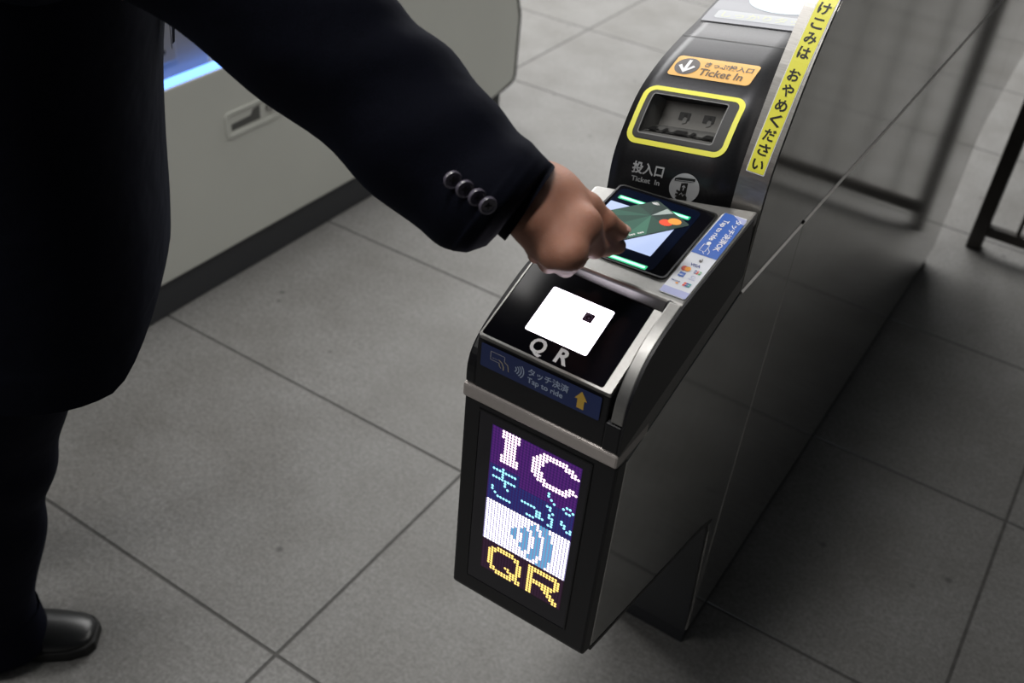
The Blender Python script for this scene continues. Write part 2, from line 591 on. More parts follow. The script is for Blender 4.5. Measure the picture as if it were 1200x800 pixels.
def smooth_curve(P, n):
    """Catmull-Rom through P"""
    out = []
    P = [Vector(p) for p in P]
    for i in range(len(P) - 1):
        p0 = P[i - 1] if i else P[0] * 2 - P[1]
        p3 = P[i + 2] if i + 2 < len(P) else P[-1] * 2 - P[-2]
        p1, p2 = P[i], P[i + 1]
        for k in range(n):
            t = k / n
            out.append(tuple(0.5 * ((2 * p1) + (p2 - p0) * t + (2 * p0 - 5 * p1 + 4 * p2 - p3) * t * t + (3 * p1 - p0 - 3 * p2 + p3) * t ** 3)))
    out.append(tuple(P[-1]))
    return out


BPs = [BP[0]] + smooth_curve(BP[1:], 4)
wall = BPs + mir(BPs)


def offset_in(P, d):
    return [(y, z) for y, z in P]


gw = MB(); gw.prism_x(wall, -0.3155, XR_ - 0.0010)
gw.build('guard_wall', STEEL, gate)
inner = [(1.0165, 0.931)]
for k in range(1, len(BPs)):
    a_, b_ = BPs[max(k - 1, 1)], BPs[min(k + 1, len(BPs) - 1)]
    l_ = math.hypot(b_[0] - a_[0], b_[1] - a_[1])
    inner.append((BPs[k][0] + max(.0036, 0) * (b_[1] - a_[1]) / l_, BPs[k][1] - .0036 * (b_[0] - a_[0]) / l_))
gp = MB(); gp.prism_x(inner + mir(inner), XR_ - 0.0015, XR_)
gp.build('upper_side_panel', PANEL, gate)


def arc_table(P):
    s = [0]
    for a, b in zip(P[:-1], P[1:]):
        s.append(s[-1] + math.hypot(b[0] - a[0], b[1] - a[1]))
    return s


def profile_at(P, S, s):
    i = 0
    while i < len(S) - 2 and S[i + 1] < s:
        i += 1
    t = (s - S[i]) / (S[i + 1] - S[i])
    y = P[i][0] + t * (P[i + 1][0] - P[i][0])
    z = P[i][1] + t * (P[i + 1][1] - P[i][1])
    dy, dz = P[i + 1][0] - P[i][0], P[i + 1][1] - P[i][1]
    l = math.hypot(dy, dz)
    return y, z, -dz / l, dy / l                    # point and outward normal (ny, nz)


BPd = BPs[1:]
BS = arc_table(BPd)
BSH = BS[0]


def f_band(a, b, off):
    y, z, ny, nz = profile_at(BPd, BS, b)
    return (a, y + ny * off, z + nz * off)


# vertical yellow sticker on the edge of the guard wall:  bottom s about 0.08, runs up out of sight
def f_stick(a, b, off):                              # the sticker leans a little across the edge
    return f_band(a + (-0.2990 + 0.0345 * (b - 0.079)), b, off)


d = Deco(f_stick)
d.shape(rr_poly(-0.0108, 0.0108, 0.0785, 0.50, 0.001), 0.0006, 0, n=60)
cs = d.build('caution_sticker', WHITE, gate, fixn=False)
d = Deco(f_stick)
d.shape(rr_poly(-0.0098, 0.0098, 0.0797, 0.499, 0.001), 0.0009, 0, n=60)
chars = list('注意！') + [' '] + list('かけこみは') + [' '] + list('おやめください')
sb = 0.0830                                          # the last letter sits at the bottom
for ch in reversed(chars):
    if ch == ' ':
        sb += 0.0085
        continue
    w_ = 0.0012 if ch == '！' else 0.0066
    d.text(ch, 0.0012, 2 if ch in '注意！' else 1, -w_, w_, sb + 0.0008, height=0.0148, bold=0.025)
    sb += 0.0166
d.build('sticker_face', [YELLOW, INK, REDINK], cs, fixn=False)

# --- trim band: front strip that turns the corner and climbs along the right side
t = MB()
t.add([(XL_ - 0.001, 0.729, 0.861), (XR_ + 0.0, 0.729, 0.861), (XR_ + 0.0, 0.729, 0.8795), (XL_ - 0.001, 0.729, 0.8795),
       (XL_ - 0.001, 0.80, 0.861), (XR_, 0.80, 0.861), (XR_, 0.80, 0.8795), (XL_ - 0.001, 0.80, 0.8795)],
      [(0, 1, 2, 3), (3, 2, 6, 7), (0, 4, 5, 1), (0, 3, 7, 4), (1, 5, 6, 2), (4, 7, 6, 5)])
t.build('trim_band', noise_mat('trim_metal', (0.50, 0.455, 0.43), (0.54, 0.49, 0.465), 200, 0.4, 0.3), gate, bevel=0.003)
t = MB()
t.prism_x([(0.731, 0.862), (0.757, 0.855), (1.018, 0.931), (1.0135, 0.957), (0.731, 0.8795)], XR_ - 0.006, XR_ - 0.0005)
t.build('side_trim', noise_mat('dark_satin_metal', (0.16, 0.155, 0.15), (0.18, 0.175, 0.17), 100, 0.35, 0.8), gate, bevel=0.001)

# --- black lower nose with the LED sign
n_ = MB()
n_.prism_x([(0.733, 0.861), (0.733, 0.549), (0.738, 0.541), (0.757, 0.5345), (0.757, 0.861)], XL_, XR_)
n_.build('nose_fascia', BLACK, gate, bevel=0.003)
n_ = MB()
n_.prism_x([(0.757, 0.5375), (0.757, 0.5305), (1.135, 0.416), (1.185, 0.39), (1.185, 0.40), (1.135, 0.424)], XL_ + 0.001, XR_ + 0.0006)
n_.build('nose_underside', BLACK, gate)
LY = 0.733


def f_front(a, b, off):
    return (a, LY - off, b)


d = Deco(f_front)
d.ring(rr_poly(-0.4535, -0.3075, 0.572, 0.851, 0.001, 2), rr_poly(-0.4515, -0.3095, 0.574, 0.849, 0.001, 2), 0.0012)
d.ring(rr_poly(-0.4535, -0.3075, 0.572, 0.851, 0.001, 2), rr_poly(-0.4535, -0.3075, 0.572, 0.851, 0.001, 2), 0.0)
led = d.build('led_sign', [BLACK], gate, fixn=False)
d = Deco(f_front)
d.poly(rr_poly(-0.4515, -0.3095, 0.574, 0.849, 0.001, 2), 0.0004)
d.build('sign_window', mat('smoked_window', (0.006, 0.005, 0.012), 0.12), led, fixn=False)

GLY = {}
GLY['I'] = ["######", "######", "######", ".####.", ".####.", ".####.", ".####.", ".####.", ".####.", "######", "######", "######"]
GLY['C'] = ["...########....", "..###########..", ".####.....####.", "####........###", "####...........", "###............", "###............",
            "####...........", "####........##.", ".####......####", "..###########..", "....########..."]
GLY['ki'] = ["...#....", "########", "...#....", "...#....", "########", "....#...", "....#...", ".....#..", "#.......", "#.......", ".#......", "..#####."]
GLY['tsu'] = ["#####..", ".....#.", ".....#.", ".....#.", "..###.."]
GLY['pu'] = ["..#........", "..#........", "...#....##.", "....#..#..#", "........##.", "..##.......", "...#.......", "....#......",
             "...#...#...", "#..##..##..", "#...#...#.#", "##..#....##", "...##......"]
GLY['Q'] = ["...######...", ".##########.", "###......##.", "##........##", "##........##", "##........##", "##........##", "##....##..##",
            "##.....####.", ".##.....###.", ".###########", "...######.##"]
GLY['R'] = ["##########.", "###########", "##.......##", "##.......##", "##.......##", "##########.", "#########..", "##...###...", "##....###..",
            "##.....###.", "##......###", "##.......##"]
NC, NR = 28, 58
pm = [[None] * NC for _ in range(NR)]
for r in range(NR):
    for c in range(NC):
        pm[r][c] = 'p' if r < 14 else ('b' if r < 28 else ('w' if r < 45 else 'd'))
    if 14 <= r < 17:
        for c in range(10):
            pm[r][c] = 'b'
    if 12 <= r < 21:
        for c in range(10, NC):
            pm[r][c] = 'p' if r < 18 else 'b'


def put(gl, r0, c0, ch):
    for i, row in enumerate(GLY[gl]):
        for j, x in enumerate(row):
            if x == '#' and 0 <= r0 + i < NR and 0 <= c0 + j < NC:
                pm[r0 + i][c0 + j] = ch


put('I', 0, 3, 'k'); put('C', 1, 13, 'k')
put('ki', 14, 1, 'c'); put('tsu', 22, 11, 'c'); put('pu', 14, 17, 'c')
put('Q', 46, 2, 'y'); put('R', 46, 16, 'y')
for r in range(28, 45):
    for c in range(NC):
        x, y = c - 7.0, (r - 36.3)
        rad = math.hypot(x, y)
        if abs(math.degrees(math.atan2(y, x))) < 40 and (1.5 < rad < 4 or 5.5 < rad < 8 or 9.3 < rad < 11.7 or 13 < rad < 15.6):
            pm[r][c] = 's'
LEDC = {'p': ((0.20, 0.02, 0.42), 0.35), 'b': ((0.03, 0.06, 0.42), 0.35), 'w': ((0.95, 0.93, 1.0), 2.4), 'd': ((0.10, 0.02, 0.10), 0.25),
        'k': ((1.0, 0.72, 0.90), 2.2), 'c': ((0.30, 0.80, 0.98), 1.7), 'y': ((1.0, 0.68, 0.18), 1.7), 's': ((0.10, 0.48, 0.80), 0.9)}
keys = list(LEDC)
lm = [mat('led_' + k, (0.02, 0.02, 0.02), 0.4, emit=LEDC[k][0], estr=LEDC[k][1]) for k in keys]
dots = Deco(f_front)
PX, PZ = 0.00405, 0.00402
for r in range(NR):
    for c in range(NC):
        x, z = -0.4305 + PX * c, 0.8355 - PZ * r
        k = pm[r][c]
        rx = {'w': 0.00165, 's': 0.00165}.get(k, 0.0018)
        rz = 0.0019
        dots.poly(ell(x, z, rx, rz, 8), 0.0007, keys.index(k))
dots.build('led_dots', lm, led, fixn=False)
dots = None
# mask between the LED columns; their spilled glow is put in as emission
d = Deco(f_front)
d.poly([(-0.4335, 0.7235), (-0.3185, 0.7235), (-0.3185, 0.838), (-0.4335, 0.838)], 0.00055, 0)
d.poly([(-0.4335, 0.6565), (-0.3185, 0.6565), (-0.3185, 0.7235), (-0.4335, 0.7235)], 0.00055, 1)
d.poly([(-0.4335, 0.603), (-0.3185, 0.603), (-0.3185, 0.6565), (-0.4335, 0.6565)], 0.00055, 2)
d.build('led_mask', [mat('led_mask_violet', (0.01, 0.005, 0.02), 0.5, emit=(0.09, 0.02, 0.28), estr=0.3),
                     mat('led_mask_white', (0.01, 0.01, 0.02), 0.5, emit=(0.45, 0.4, 0.75), estr=0.6),
                     mat('led_mask_dark', (0.006, 0.004, 0.006), 0.5, emit=(0.05, 0.01, 0.04), estr=0.2)], led, fixn=False)

# --- black upper nose: housing, QR unit, right cheek
QA = math.atan2(0.05, 0.117)
nose_prof = [(0.7315, 0.8795), (0.7315, 0.905), (0.7325, 0.946), (0.832, 0.9885), (0.845, 0.995), (1.02, 0.995), (1.02, 0.93), (0.80, 0.87)]
n_ = MB(); n_.prism_x(nose_prof, XL_ + 0.012, -0.301); n_.build('nose_housing', BLACK, gate, bevel=0.002)
# rounded left flank
lp = smooth_curve([(0.7315, 0.880), (0.732, 0.904), (0.740, 0.924), (0.760, 0.942), (0.797, 0.962), (0.84, 0.980), (0.90, 0.992), (0.99, 0.995)], 3)
n_ = MB(); n_.prism_x(lp + [(1.02, 0.995), (1.02, 0.93), (0.80, 0.87)], XL_, XL_ + 0.014); n_.build('left_cheek', BLACK, gate, bevel=0.003)
# right cheek with its bright rolled rim
cp = smooth_curve([(0.7300, 0.880), (0.7295, 0.911), (0.733, 0.944), (0.746, 0.969), (0.764, 0.987), (0.791, 1.0), (0.829, 1.012)], 10) + [(0.999, 1.038)]
n_ = MB(); n_.prism_x(cp + [(1.0125, 0.957)], XR_ - 0.003, XR_ - 0.0002); n_.build('right_cheek', BLACK, gate)
n_ = MB(); n_.prism_x([(y + 0.0005, z + 0.0006) for y, z in cp[:-1] if z > 0.915] + [(0.836, 0.98), (0.78, 0.93), (0.76, 0.914)], -0.2965, XR_ - 0.003)
n_.build('cheek_rim', SATIN, gate, bevel=0.0015)
n_ = MB(); n_.prism_x([(0.7298, 0.880), (0.7296, 0.9155), (0.7800, 0.9300), (0.7600, 0.880)], -0.3012, XR_ - 0.003); n_.build('dark_rim_end', BLACK, gate, bevel=0.0015)  # dark reflection at the rim's lower end, built as a black piece


def f_qr(a, b, off):                                # b runs up the slope from the front lip
    return (a, 0.732 + b * math.cos(QA) - off * math.sin(QA), 0.950 + b * math.sin(QA) + off * math.cos(QA))


QL = 0.127
d = Deco(f_qr)
P0 = rr_poly(-0.4585, -0.3012, -0.001, QL, 0.002, 4)
P1 = rr_poly(-0.4568, -0.3112, 0.0016, QL - 0.004, 0.003, 4)
d.ring(P0, P1, 0.003)
n = len(P0)
base = len(d.V)
d.V += [f_qr(a, b, 0.003) for a, b in P0] + [f_qr(a, b, -0.012) for a, b in P0] + [f_qr(a, b, 0.003) for a, b in P1] + [f_qr(a, b, -0.002) for a, b in P1]
for i in range(n):
    j = (i + 1) % n
    d.F.append((base + i, base + j, base + n + j, base + n + i)); d.I.append(0)
    d.F.append((base + 2 * n + i, base + 2 * n + j, base + 3 * n + j, base + 3 * n + i)); d.I.append(0)
qr = d.build('qr_reader', SATIN, gate)
d = Deco(f_qr)
d.poly(rr_poly(-0.4571, -0.3108, 0.0013, QL - 0.0036, 0.003, 4), 0.0018)
d.build('reader_glass', GLASS, qr, fixn=False)
d = Deco(f_qr)
d.poly(rr_poly(-0.4195, -0.3455, 0.0268, 0.0868, 0.0022, 4), 0.0021)
d.build('scan_window', QRLIT, qr, fixn=False, label='glowing white scanning window')
d = Deco(f_qr)
d.poly(rr_poly(-0.3722, -0.3610, 0.0630, 0.0740, 0.001, 3), 0.0023, 0)
d.ring(ell(-0.3666, 0.0683, 0.0042, 0.0042), ell(-0.3666, 0.0683, 0.0034, 0.0034), 0.0026, 1)
d.poly(ell(-0.3658, 0.0675, 0.0012, 0.0012, 12), 0.0027, 1)
d.build('camera_lens', [mat('lens_black', (0.012, 0.006, 0.03), 0.1), mat('lens_ring', (0.16, 0.13, 0.28), 0.3)], qr, fixn=False)
d = Deco(f_qr)
d.text('Q', 0.0022, 0, -0.4040, -0.3860, 0.0068, height=0.0240, bold=.03)
d.text('R', 0.0022, 0, -0.3728, -0.3575, 0.0068, height=0.0240, bold=.03)
d.build('qr_lettering', WHITE, qr, fixn=False)

# blue TAP TO RIDE sticker on the front of the nose
LY = 0.7312


def f_nose(a, b, off):
    return (a, 0.7312 - off, b)


d = Deco(f_nose)
X0, X1, Z0, Z1 = -0.4545, -0.3095, 0.9125, 0.9430
fx = lambda u: X0 + (X1 - X0) * u
fz = lambda v: Z0 + (Z1 - Z0) * v
d.poly(rr_poly(X0, X1, Z0, Z1, 0.002, 4), 0.0006, 0)
# card held by a hand
for (u0, v0, u1, v1) in ((.085, .80, .205, .80), (.085, .45, .165, .45), (.085, .45, .085, .80), (.205, .80, .205, .60)):
    d.strip([(fx(u0), fz(v0)), (fx(u1), fz(v1))], 0.0007, 0.0009, 1)
d.strip([(fx(.10), fz(.55)), (fx(.15), fz(.55))], 0.0005, 0.0009, 1)
d.strip([(fx(.155), fz(.58)), (fx(.185), fz(.50)), (fx(.20), fz(.36)), (fx(.20), fz(.22))], 0.0014, 0.0009, 2)
d.strip([(fx(.16), fz(.45)), (fx(.165), fz(.33)), (fx(.18), fz(.26))], 0.0010, 0.0009, 2)
d.strip([(fx(.205), fz(.60)), (fx(.235), fz(.50)), (fx(.245), fz(.25))], 0.0010, 0.0009, 2)
for k, (rad, u) in enumerate(((0.0055, .270), (0.0085, .285), (0.0115, .300), (0.0145, .315))):
    cx = fx(.25)
    pts = [(cx + (rad + 0.003) * math.cos(math.radians(t_)), fz(.52) + (rad + 0.001) * math.sin(math.radians(t_)) * 0.85) for t_ in range(-38, 39, 6)]
    d.strip(pts, 0.0013, 0.0009, 3)
d.text('タッチ決済', 0.0009, 3, fx(.405), fx(.742), fz(.56), height=0.0102)
d.text('Tap to ride', 0.0009, 3, fx(.405), fx(.70), fz(.22), height=0.0098)
ac, aw = fx(.845), fx(.895) - fx(.845)
d.add([f_nose(a, b, 0.0009) for a, b in ((ac, fz(.88)), (ac - aw, fz(.52)), (ac + aw, fz(.52)), (ac - aw * .55, fz(.52)), (ac + aw * .55, fz(.52)), (ac + aw * .55, fz(.15)), (ac - aw * .55, fz(.15)))],
      [(0, 1, 2), (3, 6, 5, 4)], 4)
d.build('tap_sticker', [BLUE, mat('pale_line_print', (0.45, 0.45, 0.5), 0.5), mat('tan_line_print', (0.45, 0.40, 0.30), 0.5), mat('pale_blue_ink', (0.42, 0.50, 0.68), 0.5), GOLD],
        gate, fixn=False, label='blue sticker reading Tap to ride')

# --- deck with the card reader
FLc, FRc, BLc, BRc = (-0.4585, .834, 1.0145), (-0.2805, .829, 1.0125), (-0.4665, .985, 1.0215), (-0.2805, 1.0, 1.0405)


def deckz(X, Y):
    u = (X + .461) / .181
    v = (Y - .83) / .155
    return (1 - u) * (1 - v) * 1.005 + u * (1 - v) * 1.012 + (1 - u) * v * 1.026 + u * v * 1.0375


def f_deck(a, b, off):
    return (a, b, deckz(a, b) + off)


def f_deck_grid(P, off, thick, name, m, parent, bevel):
    pass


dk = MB()
nu, nv = 8, 8
Vt, Vb = [], []
for j in range(nv + 1):
    for i in range(nu + 1):
        u, v = i / nu, j / nv
        x = (1 - v) * ((1 - u) * FLc[0] + u * FRc[0]) + v * ((1 - u) * BLc[0] + u * BRc[0])
        y = (1 - v) * ((1 - u) * FLc[1] + u * FRc[1]) + v * (0.972 + 0.040 * u)
        Vt.append((x, y, deckz(x, y))); Vb.append((x, y, deckz(x, y) - 0.018))
ix = lambda i, j: j * (nu + 1) + i
n = len(Vt)
Fq = []
for j in range(nv):
    for i in range(nu):
        q = (ix(i, j), ix(i + 1, j), ix(i + 1, j + 1), ix(i, j + 1))
        Fq.append(q); Fq.append(tuple(k + n for k in reversed(q)))
bd = [ix(i, 0) for i in range(nu + 1)] + [ix(nu, j) for j in range(1, nv + 1)] + [ix(i, nv) for i in range(nu - 1, -1, -1)] + [ix(0, j) for j in range(nv - 1, 0, -1)]
for k in range(len(bd)):
    a, b = bd[k], bd[(k + 1) % len(bd)]
    Fq.append((a, a + n, b + n, b))
dk.add(Vt + Vb, Fq)
dk.build('deck_plate', SATIN, gate, bevel=0.004, segs=3)
mb = MB(); mb.tube((-0.300, 0.832, 1.0035), (-0.2845, 0.832, 1.0025), 0.0085); mb.build('deck_step_shade', BLACK, gate, bevel=0.002)  # shaded side of the deck step, put in as a black tube

# the reader itself is flat: one plane fitted to the deck under it
_q = [(x_, y_, deckz(x_, y_)) for x_ in (-.4395, -.3165) for y_ in (.8555, .985)]
_A = np.array([[1, x_, y_] for x_, y_, z_ in _q]); _c = np.linalg.lstsq(_A, np.array([z_ for x_, y_, z_ in _q]), rcond=None)[0]
_lift = max(z_ - float(np.dot(_c, (1, x_, y_))) for x_, y_, z_ in _q) + .0004


def f_read(a, b, off):
    return (a, b, float(_c[0] + _c[1] * a + _c[2] * b) + _lift + off)


d = Deco(f_read)
PO = rr_poly(-0.4395, -0.3165, .8555, .9850, 0.006, 5)
PI_ = rr_poly(-0.4375, -0.3185, .8575, .9830, 0.005, 5)
d.ring(PO, PI_, 0.0006, 0)
d.ring(PO, rr_poly(-0.4398, -0.3162, .8552, .9853, 0.006, 5), 0.0006, 0)
n = len(PO); b0 = len(d.V)
d.V += [f_read(a, b, .0006) for a, b in PO] + [f_read(a, b, -.008) for a, b in PO]
for i in range(n):
    d.F.append((b0 + i, b0 + (i + 1) % n, b0 + n + (i + 1) % n, b0 + n + i)); d.I.append(0)
rd = d.build('card_reader', [mat('dark_bezel', (0.05, 0.05, 0.055), 0.3, 0.6)], gate, fixn=False)
d = Deco(f_read); d.poly(PI_, 0.0003, 0); d.build('reader_glass', GLASS, rd, fixn=False)
d = Deco(f_read); d.poly(rr_poly(-0.4345, -0.3335, .8560 + .002, .9790, 0.008, 5), 0.0007, 0)
d.build('touch_pad', mat('deep_blue_glass', (0.003, 0.006, 0.02), 0.08), rd, fixn=False)
d = Deco(f_read); d.poly(rr_poly(-0.4330, -0.3465, .8810, .9500, 0.001, 2), 0.0011)
d.build('reader_screen', ICLIT, rd, fixn=False, label='pale blue lit reader screen')
for (ya, yb) in ((.8580, .8650), (.9575, .9645)):
    d = Deco(f_read)
    d.poly(rr_poly(-0.4290, -0.3405, ya, yb, 0.001, 2), 0.0011, 0)
    d.poly(rr_poly(-0.4270, -0.3425, ya + .0018, yb - .0018, 0.0008, 2), 0.0014, 1)
    d.build('green_light_bar', [GREENLED, GREENLED2], rd, fixn=False)

# sticker with card marks on the right margin of the deck
d = Deco(f_deck)
A0, A1, B0, B1 = -0.3138, -0.2845, .8385, .9910
d.shape(rr_poly(A0, A1, B0, B1, 0.002, 4), 0.0007, 0, n=8)
d.shape([(A0, .9110), (A1, .9110), (A1, B1 - .012), (A0 + .012, B1 - 0.0005), (A0 + .002, B1 - 0.0005)], 0.0010, 1, n=8)
d.shape([(A0 + .0145, B1 - .0006), (A1 - .001, B1 - .0008), (A1 - .0002, B1 - .016)], 0.0010, 2, n=4)
d.shape([(A0, B0 + .001), (A1, B0 + .001), (A1, B0 + .011), (A0, B0 + .011)], 0.0010, 2, n=3)
d.text('タッチ決済OK', 0.0014, 3, .984, .923, -0.2945, rot=1, height=0.0082)
d.text('Tap to ride', 0.0014, 3, .978, .938, -0.3065, rot=1, height=0.0085)
d.poly(ell(-0.3035, .9320, .0024, .0032, 14), 0.0014, 3)
for pts in ([(-.3075, .929), (-.3075, .917), (-.3010, .917), (-.3010, .929), (-.3075, .929)], [(-.3005, .924), (-.2965, .919), (-.2965, .914)], [(-.3035, .917), (-.3005, .9135)]):
    d.strip(pts, 0.0007, 0.0014, 3)
for rad in (.0018, .0032, .0046):
    d.strip([(-.3010 + rad * math.cos(math.radians(t_)), .9020 + rad * math.sin(math.radians(t_))) for t_ in range(-45, 46, 15)], 0.0007, 0.0012, 4)
d.text('VISA', 0.0012, 5, -.3052, -.2935, .8900, height=0.0065)
d.poly(ell(-.3075, .8830, .0032, .0038, 16), 0.0012, 6); d.poly(ell(-.3035, .8830, .0032, .0038, 16), 0.0014, 7)
for k, mi in enumerate((5, 6, 9)):
    d.poly(rr_poly(-.2960 + k * .0026, -.2938 + k * .0026, .8800, .8855, .0006, 2), 0.0012, mi)
d.text('JCB', 0.0014, 0, -.2958, -.2888, .8815, height=0.0035)
d.poly(rr_poly(-.3085, -.3020, .8690, .8765, .0004, 2), 0.0012, 1); d.text('AMEX', 0.0014, 0, -.3080, -.3025, .8710, height=0.003)
d.ring(ell(-.2930, .8740, .0024, .0024, 14), ell(-.2930, .8740, .0018, .0018, 14), 0.0012, 2)
d.text('Diners', 0.0012, 2, -.2960, -.2890, .8690, height=0.0022)
d.text('DISCOVER', 0.0012, 5, -.3110, -.3010, .8600, height=0.0028); d.poly(ell(-.3035, .8580, .0016, .0012, 12), 0.0012, 7)
for k, mi in enumerate((6, 5, 8)):
    d.poly([(-.2975 + k * .0026, .8570), (-.2949 + k * .0026, .8570), (-.2943 + k * .0026, .8630), (-.2969 + k * .0026, .8630)], 0.0012, mi)
d.text('UnionPay', 0.0014, 0, -.2970, -.2900, .8590, height=0.002)
d.build('payment_sticker', [PAPER, BLUE2, LAVENDER, WHITE, GREYINK, mat('navy_ink', (0.03, 0.05, 0.25), 0.5), mat('red_print', (0.75, 0.08, 0.04), 0.5),
                            mat('orange_dot_print', (0.9, 0.35, 0.03), 0.5), mat('teal_print', (0.02, 0.3, 0.32), 0.5), mat('green_print', (0.05, 0.4, 0.1), 0.5)],
        gate, fixn=False, label='white and blue sticker with payment card marks')

# --- head with the ticket slot
HPc = [(1.018, .970), (1.018, 1.004), (1.022, 1.042), (1.038, 1.075), (1.066, 1.109), (1.111, 1.132), (1.164, 1.147), (1.21, 1.156), (1.259, 1.168), (1.40, 1.190), (1.9, 1.215)]
HP = smooth_curve(HPc, 5)
HS = arc_table(HP)
# arc length measured from the lower end of the coarse profile used for placing things
S0 = -0.009


def f_head(a, b, off):
    y, z, ny, nz = profile_at(HP, HS, b + S0)
    return (a, y + ny * off, z + nz * off + .15 * (a + .465))


HXL, HXR = -0.472, -0.314
SL, SR, SB, ST = -0.4535, -0.3580, 0.112, 0.1640
ss = sorted(set([round(-S0 + s, 5) for s in HS if abs(s + (-S0) - SB) > .002 and abs(s - S0 - ST) > .002] + [SB, ST]))
xs = [HXL, SL, SR, HXR]
hm = MB()
V = [f_head(x, s, 0) for s in ss for x in xs]
F = []
for j in range(len(ss) - 1):
    for i in range(3):
        if i == 1 and ss[j] >= SB - 1e-6 and ss[j + 1] <= ST + 1e-6:
            continue
        F.append((j * 4 + i, j * 4 + i + 1, j * 4 + 5 + i, j * 4 + 4 + i))
nv0 = len(V)
# flanks down to the base
for i in (0, 3):
    b0 = len(V)
    V += [(xs[i], max(f_head(xs[i], s, 0)[1], 1.018), 0.94) for s in ss]
    for j in range(len(ss) - 1):
        F.append((j * 4 + i, (j + 1) * 4 + i, b0 + j + 1, b0 + j))
hm.add(V, F)
head = hm.build('ticket_head', HEADM, gate)
for p in head.data.polygons:
    p.use_smooth = abs(p.normal.x) < 0.5
# recess behind the opening
c4 = [f_head(SL, SB, 0), f_head(SR, SB, 0), f_head(SR, ST, 0), f_head(SL, ST, 0)]
dv = Vector((0, 0.040, -0.004))
bk = [Vector(p) + dv for p in c4]
bk[2] += Vector((-.006, -.02, -.01)); bk[3] += Vector((.010, -.02, -.01)); bk[0] += Vector((.010, 0, 0.003)); bk[1] += Vector((-.006, 0, 0.003))
rc = MB()
rc.add(list(c4) + bk, [(0, 1, 5, 4), (1, 2, 6, 5), (3, 0, 4, 7)], 0)
rc.add(list(c4) + bk, [(2, 3, 7, 6)], 2)
rc.add(list(c4) + bk, [(4, 5, 6, 7)], 1)
slot = rc.build('ticket_slot', [mat('slot_side_grey', (0.13, 0.13, 0.125), 0.5), mat('slot_back_grey', (0.26, 0.255, 0.24), 0.5), BLACK], gate, fixn=False)
# two small feed mouths on the back face
def back(u, v, off):
    a = bk[0].lerp(bk[1], u); b = bk[3].lerp(bk[2], u)
    n = (bk[1] - bk[0]).cross(bk[3] - bk[0]).normalized()
    if n.y > 0:
        n = -n
    return a.lerp(b, v) + n * off


for u in (0.36, 0.74):
    d = Deco(back)
    d.poly(rr_poly(u - .085, u + .085, .30, .62, .02, 2), 0.0008, 0)
    d.poly([(u - .01, .16), (u + .055, .22), (u + .055, .40), (u + .01, .44), (u - .01, .36)], 0.0012, 1)
    d.poly(ell(u + .012, .50, .024, .07, 10), 0.0013, 2)
    d.build('feed_mouth', [mat('mouth_grey', (0.035, 0.035, 0.035), 0.5), mat('tab_grey', (0.25, 0.25, 0.24), 0.5), INK], slot, fixn=False)
teeth = Deco(lambda u, v, off: Vector(c4[0]).lerp(Vector(c4[1]), u) + dv * (0.25 + 0.75 * v) + Vector((0, 0, off)))
for k in range(5):
    u_ = (.14, .30, .50, .66, .86)[k]; w_ = (.05, .03, .09, .03, .06)[k]
    teeth.poly([(u_ - w_, .05), (u_ + w_, .05), (u_ + w_ * .8, .5), (u_ - w_ * .8, .5)], 0.004, 0)
teeth.poly([(.05, .0), (.97, .0), (.97, .16), (.05, .16)], 0.0035, 0)
teeth.build('feed_comb', INK, slot, fixn=False)

d = Deco(f_head)
d.ring(*dense2(rr_poly(SL - .0045, SR + .0125, SB - .0045, ST + .004, .008), rr_poly(SL + .0005, SR - .0005, SB + .0005, ST - .0005, .004)), 0.0009, 0)
d.ring(*dense2(rr_poly(SL + .0005, SR - .0005, SB + .0005, ST - .0005, .004), rr_poly(SL + .0018, SR - .0018, SB + .0018, ST - .0018, .003)), 0.0006, 1)
d.build('slot_bezel', [mat('bezel_black', (0.02, 0.02, 0.021), 0.45), mat('bezel_edge', (0.2, 0.2, 0.2), 0.4)], gate, fixn=False)
d = Deco(f_head)
d.ring(*dense2(rr_poly(-0.4645, -0.3400, 0.1000, 0.1730, .014), rr_poly(-0.4583, -0.3462, 0.1060, 0.1670, .009)), 0.0014)
d.build('slot_frame', YELLOW, gate, fixn=False, label='bright yellow frame round the ticket slot')

d = Deco(f_head)
d.shape(rr_poly(-0.4525, -0.3510, 0.1925, 0.2290, .005), 0.0008, 0, n=16)
d.shape(ell(-0.4345, 0.2105, .0148, .0148), 0.0012, 1, n=14)
d.strip([(-0.4345, 0.2215), (-0.4345, 0.2015)], 0.0042, 0.0016, 2)
d.strip([(-0.4435, 0.2110), (-0.4345, 0.2005), (-0.4255, 0.2110)], 0.0042, 0.0016, 2)
d.text('きっぷ投入口', 0.0013, 1, -0.4150, -0.3565, 0.2140, height=0.0098)
d.text('Ticket In', 0.0013, 3, -0.4165, -0.3630, 0.1985, height=0.0165)
d.build('ticket_sign', [ORANGE, mat('sign_grey', (0.14, 0.13, 0.13), 0.4), WHITE, mat('sign_brown', (0.16, 0.11, 0.07), 0.5)], gate, fixn=False,
        label='orange sign reading Ticket In with down arrow')
d = Deco(f_head)
d.text('投入口', 0.0009, 0, -0.4440, -0.4040, 0.0670, height=0.0150, bold=.03)
d.text('Ticket  In', 0.0009, 0, -0.4425, -0.4060, 0.0555, height=0.0090)
d.build('slot_lettering', LGREY, gate, fixn=False)
d = Deco(f_head)
d.shape(ell(-0.3750, 0.0585, .0185, .0185, 32), 0.0009, 0, n=18)
d.shape([(-0.3885, .0660), (-0.3640, .0680), (-0.3640, .0725), (-0.3885, .0705)], 0.0013, 1, n=6)
d.shape([(-0.3870, .0668), (-0.3655, .0686), (-0.3655, .0692), (-0.3870, .0674)], 0.0015, 0, n=6)
